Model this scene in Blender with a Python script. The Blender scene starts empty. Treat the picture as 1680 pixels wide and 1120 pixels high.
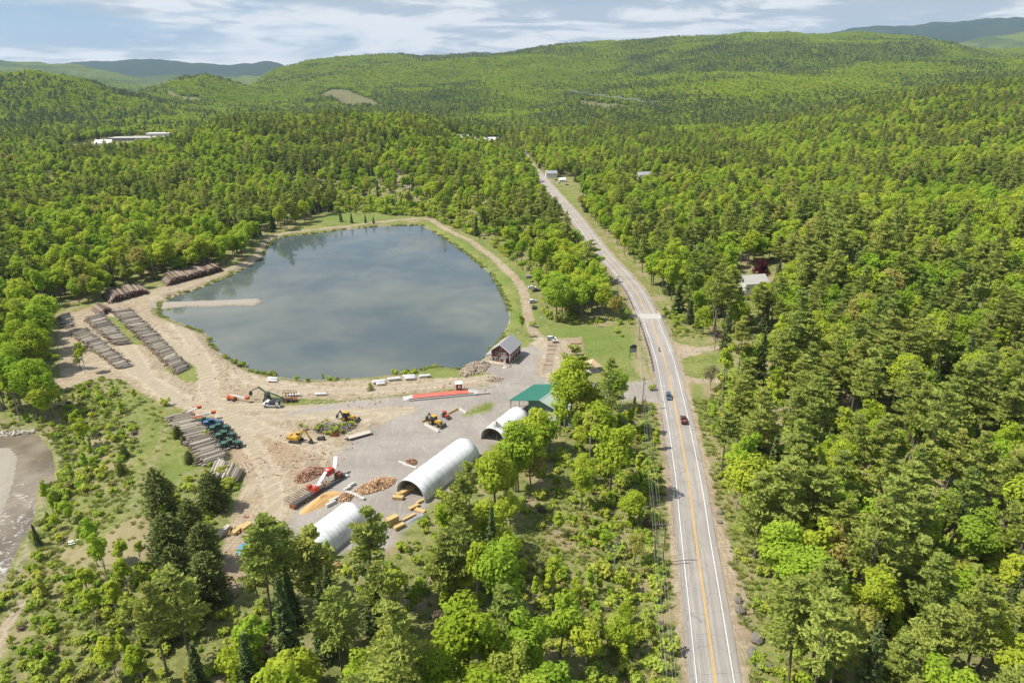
import bpy, math, random
import numpy as np
from mathutils import Matrix, Vector
R = math.radians
rng = np.random.default_rng(7); random.seed(7)
SC = bpy.context.scene; COL = SC.collection
# ------------------------------------------------------------------ camera model: a drone 108 m above the road
CZ, PITCH, F = 108.0, R(21.0), 1120.0
cP, sP = math.cos(PITCH), math.sin(PITCH)
def P(px, py, z=0.0):                    # where the view ray through a traced point meets height z
    u, v = (px-840)/F, (py-560)/F
    d = (CZ-z)/(sP+v*cP)
    return (d*u, d*(cP-v*sP))
def topx(x, y, z):                       # world -> traced coordinates (arrays allowed)
    d = y*cP-(z-CZ)*sP; w = -y*sP-(z-CZ)*cP
    d = np.maximum(d, 1e-3)
    return 840+F*x/d, 560+F*w/d
def PL(pts, z=0.0): return np.array([P(a, b, z) for a, b in pts])
# ------------------------------------------------------------------ numpy helpers
def sdist(poly, x, y):                   # signed distance, positive inside
    x = np.asarray(x, float); y = np.asarray(y, float)
    best = np.full(x.shape, 1e18); ins = np.zeros(x.shape, bool); n = len(poly)
    for i in range(n):
        ax, ay = poly[i]; bx_, by_ = poly[(i+1) % n]
        dx, dy = bx_-ax, by_-ay; L = dx*dx+dy*dy+1e-9
        t = np.clip(((x-ax)*dx+(y-ay)*dy)/L, 0, 1)
        best = np.minimum(best, (x-ax-t*dx)**2+(y-ay-t*dy)**2)
        if ay != by_: ins ^= ((ay > y) != (by_ > y)) & (x < dx*(y-ay)/(by_-ay)+ax)
    d = np.sqrt(best); return np.where(ins, d, -d)
def rdist(line, hw, x, y):               # ribbon: half width minus distance
    best = np.full(np.shape(x), 1e18)
    for (ax, ay), (bx_, by_) in zip(line[:-1], line[1:]):
        dx, dy = bx_-ax, by_-ay; L = dx*dx+dy*dy+1e-9
        t = np.clip(((x-ax)*dx+(y-ay)*dy)/L, 0, 1)
        best = np.minimum(best, (x-ax-t*dx)**2+(y-ay-t*dy)**2)
    return hw-np.sqrt(best)
def vnoise(x, y, s, seed=0):             # smooth value noise 0..1
    x = np.asarray(x, float)/s+seed*17.3; y = np.asarray(y, float)/s+seed*9.1
    xi, yi = np.floor(x), np.floor(y); fx, fy = x-xi, y-yi
    fx = fx*fx*(3-2*fx); fy = fy*fy*(3-2*fy)
    def h(a, b):
        q = np.sin(a*127.1+b*311.7+seed*74.7)*43758.5453
        return q-np.floor(q)
    return (h(xi, yi)*(1-fx)+h(xi+1, yi)*fx)*(1-fy)+(h(xi, yi+1)*(1-fx)+h(xi+1, yi+1)*fx)*fy
def fbm(x, y, s, seed=0, o=4):
    a = 0; k = .5; t = 0
    for i in range(o):
        a = a+k*vnoise(x, y, s/2**i, seed+i); t += k; k *= .5
    return a/t
def sstep(a, b, x):
    t = np.clip((x-a)/(b-a), 0, 1); return t*t*(3-2*t)
# ------------------------------------------------------------------ traced ground plan
WZ = -1.3                                # pond level
RZ = -3.0                                # river level
POND = PL([(262,499),(285,487),(330,472),(372,455),(408,437),(430,420),(437,408),(450,393),(475,387),(520,383),(560,377),(620,371),(690,369),(700,374),(735,395),(770,420),(805,450),(820,475),(832,500),(837,522),(831,538),(822,555),(806,572),(795,588),(775,601),(755,606),(735,603),(712,602),(690,607),(660,612),(620,617),(560,622),(500,623),(450,617),(415,608),(398,600),(380,590),(360,578),(345,565),(340,548),(320,540),(290,527),(262,517)], WZ)
SPIT = PL([(250,496),(300,495),(380,492),(425,490),(431,495),(420,500),(380,501),(300,503),(250,507)], WZ)
RIVER = PL([(-400,690),(-60,700),(0,704),(40,699),(75,712),(98,740),(103,770),(96,792),(72,806),(72,835),(66,862),(50,885),(38,915),(22,950),(-6,985),(-100,1060),(-500,1300),(-900,1000)], RZ)
BAR = PL([(-400,725),(-60,728),(0,733),(22,732),(36,748),(30,790),(14,830),(2,880),(-60,940),(-300,1000)], RZ)
ROADPX = [(1196,1280),(1171,1100),(1155,980),(1141,880),(1131,800),(1122,745),(1114,700),(1104,650),(1094,604),(1086,576),(1066,522),(1059,510),(1045,482),(1022,452),(1000,428),(975,398),(943,355),(921,330),(897,302),(884,286),(871,272),(860,252),(853,236)]
def smooth(pts, n=8):
    pts = [np.array(p, float) for p in pts]; out = []
    for i in range(len(pts)-1):
        p0, p1, p2, p3 = pts[max(i-1,0)], pts[i], pts[i+1], pts[min(i+2,len(pts)-1)]
        for k in range(n):
            t = k/n; out.append(.5*((2*p1)+(-p0+p2)*t+(2*p0-5*p1+4*p2-p3)*t*t+(-p0+3*p1-3*p2+p3)*t**3))
    out.append(pts[-1]); return np.array(out)
ROAD = smooth([P(*q) for q in ROADPX], 6)
ROAD = np.vstack([[ROAD[0]+(ROAD[0]-ROAD[2])*8], ROAD])
T_BACK = smooth(PL([(190,520),(215,505),(250,487),(330,462),(380,441),(413,425),(431,407),(442,390),(480,380),(560,371),(640,363),(700,360),(735,378),(775,398),(810,423),(848,460),(861,485),(867,520),(877,545),(890,560)]), 4)
T_LEFT = smooth(PL([(60,640),(120,618),(170,612),(215,612),(260,625)]), 4)
T_FIELD = smooth(PL([(272,700),(258,740),(235,790),(215,850),(190,890)]), 4)
T_DRIVE = smooth(PL([(1085,566),(1110,572),(1160,574),(1215,576),(1290,590)]), 4)
T_DRIVE2 = smooth(PL([(1100,600),(1115,615),(1140,624),(1175,628)]), 4)
T_WOODS = smooth(PL([(640,300),(655,303),(690,330),(715,350),(720,362)]), 4)
LANES = [smooth(PL(q), 5) for q in ([(185,512),(240,540),(290,570),(330,610),(345,650),(400,690),(480,720),(600,760),(640,800)], [(255,488),(290,530),(325,575),(345,620),(345,650)], [(100,612),(180,596),(240,620),(290,650),(345,670),(400,668),(540,666),(680,674),(800,660),(900,640),(1080,640)], [(160,515),(215,575),(250,630),(300,665)], [(345,655),(420,740),(450,820),(420,900)], [(400,690),(480,682),(560,680),(640,690),(700,730),(640,830)], [(830,610),(700,632),(560,640),(430,628),(390,610)], [(880,556),(905,590),(910,612),(905,640)])]
DIRT = [PL([(345,566),(362,583),(398,605),(440,619),(500,627),(620,622),(690,616),(760,620),(815,612),(825,640),(700,690),(600,740),(500,860),(440,885),(410,925),(385,985),(350,985),(365,900),(385,830),(405,780),(380,745),(330,695),(300,670),(250,655),(205,625),(160,618),(100,640),(95,520),(160,500),(240,478),(300,462),(345,452),(330,470),(285,484),(255,497),(245,510),(262,522),(300,535),(335,548)]),
        PL([(868,562),(890,556),(955,553),(957,600),(940,630),(885,618),(872,603),(868,585)]),
        PL([(-60,1100),(0,1005),(28,958),(40,975),(20,1015),(-20,1120)]),
        PL([(1085,556),(1125,566),(1150,571),(1150,582),(1122,586),(1113,600),(1125,615),(1140,625),(1125,630),(1095,615)]),
        PL([(1146,740),(1166,760),(1196,880),(1218,960),(1240,1060),(1222,1070),(1196,980),(1172,870)]),
        PL([(-20,385),(20,380),(48,378),(40,390),(-20,396)]),
        PL([(640,296),(670,298),(690,310),(655,308)]), PL([(505,318),(560,316),(560,326),(520,328)])]
PAVED = [PL([(1100,624),(1104,660),(1060,657),(1010,656),(940,645),(905,655),(860,675),(820,720),(770,760),(700,830),(665,870),(620,905),(540,905),(470,868),(500,812),(545,752),(575,722),(605,702),(680,676),(690,664),(640,668),(560,668),(470,682),(470,676),(560,661),(640,651),(760,638),(818,626),(806,616),(776,606),(796,590),(830,602),(853,592),(858,572),(875,568),(888,573),(884,590),(873,602),(884,618),(915,628),(1010,631),(1060,625)])]
GRASS = [PL([(166,516),(192,520),(246,552),(250,568),(215,566),(190,548)]), PL([(296,585),(322,600),(330,625),(305,630),(268,606)]),
         PL([(425,642),(480,652),(560,655),(700,642),(800,629),(812,633),(760,640),(640,653),(540,664),(450,666)]),
         PL([(696,613),(708,604),(728,603),(760,611),(768,606),(775,612),(740,620),(700,622)]),
         PL([(757,679),(768,673),(785,666),(803,662),(810,666),(800,674),(780,681),(765,684)]),
         PL([(955,540),(1000,533),(1038,537),(1060,600),(1080,625),(1010,628),(950,624),(958,600)]),
         PL([(694,363),(745,376),(800,400),(868,455),(880,500),(900,530),(1040,540),(960,556),(880,556),(862,570),(800,600),(838,520),(805,448),(735,393)]),
         PL([(1117,588),(1150,582),(1190,582),(1175,605),(1160,618),(1138,613),(1122,604)]),
         PL([(195,640),(225,640),(265,670),(310,720),(335,765),(305,775),(270,800),(250,840),(225,850),(205,850),(222,800),(215,760),(235,700),(210,670)]),
         PL([(430,390),(470,378),(560,345),(640,340),(690,355),(600,366),(480,380)]),
         PL([(-60,262),(40,262),(50,270),(-60,276)]), PL([(70,290),(120,287),(130,302),(80,310)]),
         PL([(905,300),(935,310),(950,335),(935,335),(915,315)]),
         PL([(1135,630),(1150,632),(1165,690),(1150,700)])]
DRY = [PL([(180,868),(205,850),(250,845),(262,880),(262,920),(200,930),(120,925),(95,905),(105,885),(150,890)]),
       PL([(540,153),(560,146),(590,157),(635,177),(600,178),(570,172)]), PL([(240,146),(270,148),(300,158),(345,168),(320,168),(280,162)]),
       PL([(945,166),(1000,171),(1045,177),(1040,184),(990,184),(955,180)]),
       PL([(1040,540),(1060,600),(1080,640),(1064,650),(1040,600)]),
       PL([(100,245),(180,236),(185,242),(110,250)]), PL([(190,224),(270,222),(280,230),(200,232)])]
# ------------------------------------------------------------------ terrain heights
def crest(pts, D, tree=12):
    out = []
    for px, py in pts:
        u, v = (px-840)/F, (py-560)/F; d = D/(cP-v*sP)
        out.append((d*u, max(0, CZ-d*(sP+v*cP)-tree)))
    return np.array(out)
RIDGES = [  # distance, front width, back width, traced crest, tree height
 (2200, 560, 900, crest([(-600,200),(-300,150),(-100,127),(0,123),(60,118),(130,128),(180,148),(250,165),(330,180),(400,200),(460,246)], 2200)),
 (1150, 430, 500, crest([(230,250),(290,222),(370,194),(450,190),(560,188),(640,186),(710,196),(745,218),(790,245)], 1150, 16)),
 (4600, 2500, 1500, crest([(330,180),(400,155),(440,132),(470,114),(520,101),(600,92),(700,93),(800,89),(860,80),(930,70),(1000,64),(1080,60),(1200,54),(1290,52),(1350,56),(1420,55),(1500,60),(1560,76),(1640,84),(1760,80),(2000,80)], 4600)),
 (2900, 1500, 1500, crest([(700,232),(820,190),(900,160),(1000,135),(1100,124),(1200,118),(1300,112),(1400,108),(1500,100),(1600,98),(1700,92),(2100,90)], 2900)),
 (1500, 1150, 900, crest([(1050,245),(1200,200),(1320,182),(1420,158),(1500,146),(1580,136),(1680,126),(1800,115),(2200,100)], 1500, 15)),
 (3000, 900, 900, crest([(180,195),(240,150),(300,130),(345,122),(400,140),(460,160),(560,146),(620,165),(700,190)], 3000)),
 (6300, 1800, 1800, crest([(-500,95),(-200,97),(0,100),(60,103),(120,108),(200,122),(260,135),(330,150)], 6300, 0)),
 (7500, 1600, 1600, crest([(380,150),(430,125),(480,107),(520,99),(550,93),(590,94),(640,105),(720,130)], 7500, 0)),
 (10500, 3000, 2500, crest([(-300,120),(60,115),(120,104),(200,99),(250,97),(300,103),(380,107),(440,103),(475,110),(540,125)], 10500, 0)),
 (10500, 1500, 1500, crest([(720,110),(745,92),(770,87),(800,86),(825,92),(850,105)], 10500, 0)),
 (10500, 3500, 2500, crest([(1250,95),(1340,60),(1400,47),(1440,41),(1500,40),(1560,36),(1620,29),(1680,29),(1800,35),(2100,60)], 10500, 0)),
 (6700, 1500, 1500, crest([(1480,110),(1520,90),(1560,74),(1620,60),(1680,50),(1800,42),(2100,50)], 6700, 0)),
]
def H0(x, y):
    x = np.asarray(x, float); y = np.asarray(y, float)
    z = np.zeros(x.shape); far = sstep(500, 1500, y)
    for D, wf, wb, c in RIDGES:
        wob = (fbm(x, y, D*.16, int(D) % 13)-.5)*wf*.35
        xe = x*(D/np.maximum(y, D*.35))**.6
        zc = np.interp(xe, c[:, 0], c[:, 1], left=c[0, 1]*.6, right=c[-1, 1]*.8)
        yy = y+wob*(1-np.exp(-((y-D)/(wf*.35))**2))
        pr = np.where(yy < D, np.clip((yy-(D-wf))/wf, 0, 1), np.clip(1-(yy-D)/wb, 0, 1))
        pr = pr*pr*(3-2*pr)*.5+pr*.5
        z = np.maximum(z, zc*pr)
    z = z+(fbm(x, y, 420, 3)-.5)*60*sstep(1300, 3200, y)*np.clip(z/100, 0, 1)
    # gentle rise right of the highway close by
    rx = np.interp(y, ROAD[:, 1], ROAD[:, 0])
    side = np.clip(x-rx-9, 0, 400)
    z = z+np.minimum(side*.09, 14)*sstep(60, 120, 220-np.abs(y-190)*.4)
    return z
def H(x, y):
    x = np.asarray(x, float); y = np.asarray(y, float)
    z = H0(x, y)
    near = (y < 700) & (np.abs(x) < 520)
    if near.any():
        xs, ys = x[near], y[near]; zz = z[near]
        wild = np.ones(xs.shape)
        for p in DIRT[:2]+PAVED: wild = np.minimum(wild, sstep(2, 14, -sdist(p, xs, ys)))
        wild = np.minimum(wild, sstep(7, 16, -rdist(ROAD, 0, xs, ys)))
        zz = zz+(fbm(xs, ys, 26, 5)-.5)*2.6*wild+(fbm(xs, ys, 5, 8, 3)-.5)*.5*np.maximum(wild, .12)
        s = sdist(RIVER, xs, ys)
        zz = np.where(s > -26, zz+(RZ+.35-zz)*sstep(-26, 0, s), zz)
        zz = np.where(s > 0, RZ+.35-np.minimum(s*.12, 1.2), zz)
        b = sdist(BAR, xs, ys); zz = np.where(b > -3, zz+(RZ+.25-zz)*sstep(-3, 2, b), zz)
        s = sdist(POND, xs, ys)
        zz = np.where(s > -5, zz+(WZ-zz)*sstep(-5, 0, s), zz)
        zz = np.where(s > 0, WZ-.05-np.minimum(s*.3, 3), zz)
        b = sdist(SPIT, xs, ys); zz = np.where(b > -1.2, np.maximum(zz, WZ-.4+.8*sstep(-1.2, 1.5, b)+.3*fbm(xs, ys, 3, 4)), zz)
        z = z.copy(); z[near] = zz
    return z
def hz(x, y): return float(H(np.array([x]), np.array([y]))[0])
_t = np.concatenate([np.arange(90, 800, .5), np.arange(800, 9000, 4)])
def G(px, py):                           # first hit of the view ray with the real terrain
    u, v = (px-840)/F, (py-560)/F
    x, y, z = _t*u, _t*(cP-v*sP), CZ-_t*(sP+v*cP); h = H(x, y); k = np.nonzero(z <= h)[0]
    if not len(k): return (float(x[-1]), float(y[-1]), float(h[-1]))
    k = k[0]; 
    if k == 0: q = 0
    else: a0, a1 = z[k-1]-h[k-1], z[k]-h[k]; q = a0/(a0-a1+1e-9); k -= 1
    return (float(x[k]+(x[k+1]-x[k])*q), float(y[k]+(y[k+1]-y[k])*q), float(h[k]+(h[k+1]-h[k])*q))
def GP(pts): return np.array([G(*p)[:2] for p in pts])
FARDRY = [GP([(520,158),(545,147),(570,148),(600,160),(635,177),(600,180),(560,174)]), GP([(240,146),(270,148),(300,158),(345,168),(320,170),(280,164)]),
          GP([(945,166),(1000,171),(1045,177),(1040,184),(990,184),(955,180)])]
DRY = DRY[:1]+FARDRY+DRY[4:]
# ------------------------------------------------------------------ objects helpers
def tag(o, label=None, cat=None, group=None, kind=None):
    if label: o['label'] = label
    if cat: o['category'] = cat
    if group: o['group'] = group
    if kind: o['kind'] = kind
    return o
def link(name, me, parent=None, mats=()):
    o = bpy.data.objects.new(name, me); COL.objects.link(o)
    if parent: o.parent = parent
    return o
def thing(name, label, cat, loc=(0,0,0), rz=0, group=None):
    o = bpy.data.objects.new(name, None); COL.objects.link(o); o.empty_display_size = .5
    o.location = loc; o.rotation_euler = (0, 0, rz); return tag(o, label, cat, group)
def copy_tree(o, parent=None):
    c = o.copy(); COL.objects.link(c)
    if parent: c.parent = parent
    for ch in list(o.children): copy_tree(ch, c)
    return c
def npmesh(name, verts, quads=None, tris=None, mats=(), mi=None, smooth=False, attrs=None):
    me = bpy.data.meshes.new(name); verts = np.asarray(verts, np.float32).reshape(-1, 3)
    loops = []; tot = []
    if quads is not None and len(quads): q = np.asarray(quads, np.int32).reshape(-1, 4); loops.append(q.ravel()); tot.append(np.full(len(q), 4, np.int32))
    if tris is not None and len(tris): q = np.asarray(tris, np.int32).reshape(-1, 3); loops.append(q.ravel()); tot.append(np.full(len(q), 3, np.int32))
    loops = np.concatenate(loops); tot = np.concatenate(tot)
    me.vertices.add(len(verts)); me.vertices.foreach_set('co', verts.ravel())
    me.loops.add(len(loops)); me.loops.foreach_set('vertex_index', loops)
    me.polygons.add(len(tot)); st = np.zeros(len(tot), np.int32); st[1:] = np.cumsum(tot)[:-1]
    me.polygons.foreach_set('loop_start', st); me.polygons.foreach_set('loop_total', tot)
    if mi is not None: me.polygons.foreach_set('material_index', np.asarray(mi, np.int32))
    if smooth: me.polygons.foreach_set('use_smooth', np.ones(len(tot), bool))
    for m in mats: me.materials.append(m)
    for k, a in (attrs or {}).items():
        at = me.attributes.new(k, 'FLOAT', 'POINT'); at.data.foreach_set('value', np.asarray(a, np.float32))
    me.update(calc_edges=True); return me
class MB:                                # collects simple solids, builds ONE mesh
    def __init__(s): s.v = []; s.f = []
    def add(s, v, f):
        n = len(s.v); s.v += [tuple(q) for q in v]; s.f += [tuple(i+n for i in q) for q in f]; return s
    def box(s, c, d, rz=0, M=None, taper=1.0):
        hx, hy, hz_ = d[0]/2, d[1]/2, d[2]/2; v = []
        for z in (-1, 1):
            k = taper if z > 0 else 1
            for x, y in ((-1,-1),(1,-1),(1,1),(-1,1)): v.append(Vector((x*hx*k, y*hy*k, z*hz_)))
        m = Matrix.Translation(c) @ (M or Matrix.Rotation(rz, 4, 'Z'))
        return s.add([m @ q for q in v], [(3,2,1,0),(4,5,6,7),(0,1,5,4),(1,2,6,5),(2,3,7,6),(3,0,4,7)])
    def beam(s, a, b, w, h=None):        # rectangular bar from a to b
        a, b = Vector(a), Vector(b); h = h or w; d = b-a; L = d.length
        q = d.to_track_quat('X', 'Z').to_matrix().to_4x4()
        return s.box((a+b)/2, (L, w, h), M=q)
    def tube(s, a, b, r, r2=None, n=8, cap=True):
        a, b = Vector(a), Vector(b); r2 = r if r2 is None else r2
        q = (b-a).to_track_quat('Z', 'Y').to_matrix(); v = []
        for p, rr in ((a, r), (b, r2)):
            for i in range(n):
                t = 2*math.pi*i/n; v.append(p+q @ Vector((math.cos(t)*rr, math.sin(t)*rr, 0)))
        f = [(i, (i+1) % n, n+(i+1) % n, n+i) for i in range(n)]
        if cap: f += [tuple(range(n-1, -1, -1)), tuple(range(n, 2*n))]
        return s.add(v, f)
    def path(s, pts, r, n=6):
        for i in range(len(pts)-1):
            ra = r[i] if isinstance(r, (list, tuple)) else r; rb = r[i+1] if isinstance(r, (list, tuple)) else r
            s.tube(pts[i], pts[i+1], ra, rb, n)
        return s
    def prism(s, prof, y0, y1, axis='y'):  # outline in (x,z) extruded along y (or (y,z) along x)
        n = len(prof)
        if axis == 'y': v = [(p[0], y0, p[1]) for p in prof]+[(p[0], y1, p[1]) for p in prof]
        elif axis == 'x': v = [(y0, p[0], p[1]) for p in prof]+[(y1, p[0], p[1]) for p in prof]
        else: v = [(p[0], p[1], y0) for p in prof]+[(p[0], p[1], y1) for p in prof]
        return s.add(v, [(i, (i+1) % n, n+(i+1) % n, n+i) for i in range(n)]+[tuple(range(n-1, -1, -1)), tuple(range(n, 2*n))])
    def build(s, name, mat, parent=None, loc=None, smooth=False):
        me = bpy.data.meshes.new(name); me.from_pydata(s.v, [], s.f); me.materials.append(mat)
        import bmesh
        b = bmesh.new(); b.from_mesh(me); bmesh.ops.recalc_face_normals(b, faces=b.faces); b.to_mesh(me); b.free()
        if smooth:
            for p in me.polygons: p.use_smooth = True
        o = link(name, me, parent)
        if loc: o.location = loc
        return o
# ------------------------------------------------------------------ materials
def nodes(m):
    nt = m.node_tree; return nt, nt.nodes, nt.links
def mat(name, col, rough=.7, metal=0, var=.18, scale=3.0, spec=.4, dirt=0.0):
    m = bpy.data.materials.new(name); m.use_nodes = True; nt, N, L = nodes(m)
    b = N['Principled BSDF']; b.inputs['Roughness'].default_value = rough; b.inputs['Metallic'].default_value = metal
    b.inputs['Specular IOR Level'].default_value = spec
    tc = N.new('ShaderNodeTexCoord'); nz = N.new('ShaderNodeTexNoise'); nz.inputs['Scale'].default_value = scale; nz.inputs['Detail'].default_value = 5
    L.new(tc.outputs['Object'], nz.inputs['Vector'])
    mx = N.new('ShaderNodeMix'); mx.data_type = 'RGBA'
    d = tuple(c*(1-var*1.6) for c in col); l = tuple(min(1, c*(1+var)) for c in col)
    mx.inputs[6].default_value = (*d, 1); mx.inputs[7].default_value = (*l, 1)
    L.new(nz.outputs['Fac'], mx.inputs[0]); out = mx.outputs[2]
    if dirt:
        n2 = N.new('ShaderNodeTexNoise'); n2.inputs['Scale'].default_value = scale*.35; n2.inputs['Detail'].default_value = 8; L.new(tc.outputs['Object'], n2.inputs['Vector'])
        r = N.new('ShaderNodeMapRange'); r.inputs[1].default_value = .48; r.inputs[2].default_value = .7; r.inputs[4].default_value = dirt; L.new(n2.outputs['Fac'], r.inputs[0])
        m2 = N.new('ShaderNodeMix'); m2.data_type = 'RGBA'; m2.inputs[7].default_value = (.2, .16, .11, 1); L.new(out, m2.inputs[6]); L.new(r.outputs[0], m2.inputs[0]); out = m2.outputs[2]
    L.new(out, b.inputs['Base Color']); return m
def rgbmix(N, L, fac, a, b):
    mx = N.new('ShaderNodeMix'); mx.data_type = 'RGBA'
    for i, q in ((6, a), (7, b)):
        if isinstance(q, tuple): mx.inputs[i].default_value = (*q, 1)
        else: L.new(q, mx.inputs[i])
    if isinstance(fac, (int, float)): mx.inputs[0].default_value = fac
    else: L.new(fac, mx.inputs[0])
    return mx.outputs[2]
def noise(N, L, vec, scale, detail=4, rough=.55, dist=0):
    n = N.new('ShaderNodeTexNoise'); n.inputs['Scale'].default_value = scale; n.inputs['Detail'].default_value = detail; n.inputs['Roughness'].default_value = rough; n.inputs['Distortion'].default_value = dist
    L.new(vec, n.inputs['Vector']); return n.outputs['Fac']
def mrange(N, L, v, a, b, c=0., d=1.):
    r = N.new('ShaderNodeMapRange'); r.interpolation_type = 'SMOOTHSTEP'
    for i, q in ((1, a), (2, b), (3, c), (4, d)): r.inputs[i].default_value = q
    L.new(v, r.inputs[0]); return r.outputs[0]
def mth(N, L, op, a, b=0.0):
    m = N.new('ShaderNodeMath'); m.operation = op
    for i, q in ((0, a), (1, b)):
        if isinstance(q, (int, float)): m.inputs[i].default_value = q
        else: L.new(q, m.inputs[i])
    return m.outputs[0]
def leafmat(name, base, base2, hue, trans=.3, tipcol=None):
    m = bpy.data.materials.new(name); m.use_nodes = True; nt, N, L = nodes(m); N.remove(N['Principled BSDF'])
    oi = N.new('ShaderNodeObjectInfo'); at = N.new('ShaderNodeAttribute'); at.attribute_name = 'tint'
    r = mth(N, L, 'FRACT', mth(N, L, 'ADD', oi.outputs['Random'], at.outputs['Fac']))
    ln = noise(N, L, oi.outputs['Location'], .006, 2)
    f = mth(N, L, 'ADD', mth(N, L, 'MULTIPLY', r, .75), mth(N, L, 'MULTIPLY', mrange(N, L, ln, .35, .65), .3))
    c = rgbmix(N, L, f, base, base2)
    if tipcol:
        r2 = mth(N, L, 'FRACT', mth(N, L, 'MULTIPLY', r, 7.31)); c = rgbmix(N, L, mrange(N, L, r2, .86, .97, 0, .8), c, tipcol)
    geo = N.new('ShaderNodeNewGeometry')
    c2 = rgbmix(N, L, mth(N, L, 'MULTIPLY', geo.outputs['Random Per Island'], .5), c, tuple(q*.55 for q in base))
    hs = N.new('ShaderNodeHueSaturation'); L.new(c2, hs.inputs['Color']); L.new(mrange(N, L, geo.outputs['Random Per Island'], 0, 1, .8, 1.25), hs.inputs['Value'])
    L.new(mrange(N, L, mth(N, L, 'FRACT', mth(N, L, 'MULTIPLY', r, 3.7)), 0, 1, .5-hue, .5+hue), hs.inputs['Hue'])
    d = N.new('ShaderNodeBsdfDiffuse'); t = N.new('ShaderNodeBsdfTranslucent'); mx = N.new('ShaderNodeMixShader'); mx.inputs[0].default_value = trans
    L.new(hs.outputs[0], d.inputs[0]); L.new(hs.outputs[0], t.inputs[0]); L.new(d.outputs[0], mx.inputs[1]); L.new(t.outputs[0], mx.inputs[2])
    L.new(mx.outputs[0], N['Material Output'].inputs[0]); return m
M = {}
M['leaf'] = leafmat('leaf_broad', (.27,.41,.035), (.55,.63,.075), .014, .46, (.46,.38,.13))
M['leaf_dark'] = leafmat('leaf_deep', (.18,.30,.03), (.34,.46,.05), .01, .35)
M['needle'] = leafmat('needle_pine', (.265,.335,.07), (.47,.51,.12), .012, .38)
M['needle_dark'] = leafmat('needle_spruce', (.12,.17,.06), (.21,.26,.085), .01, .2)
M['needle_blue'] = leafmat('needle_scots', (.135,.165,.05), (.235,.265,.075), .01, .2)
M['leaf_red'] = leafmat('leaf_copper', (.06,.015,.02), (.09,.02,.025), .005, .2)
M['twig_brown'] = leafmat('twig_haze', (.13,.10,.07), (.2,.16,.11), .01, .2)
M['shrub'] = leafmat('leaf_shrub', (.31,.42,.05), (.55,.60,.11), .015, .42, (.32,.26,.12))
M['tuft'] = leafmat('grass_tuft', (.26,.33,.07), (.50,.50,.17), .012, .3)
M['bark'] = mat('bark', (.16,.13,.10), .9, var=.3, scale=2)
M['bark_pale'] = mat('bark_pale', (.34,.31,.27), .9, var=.3, scale=2)
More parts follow.
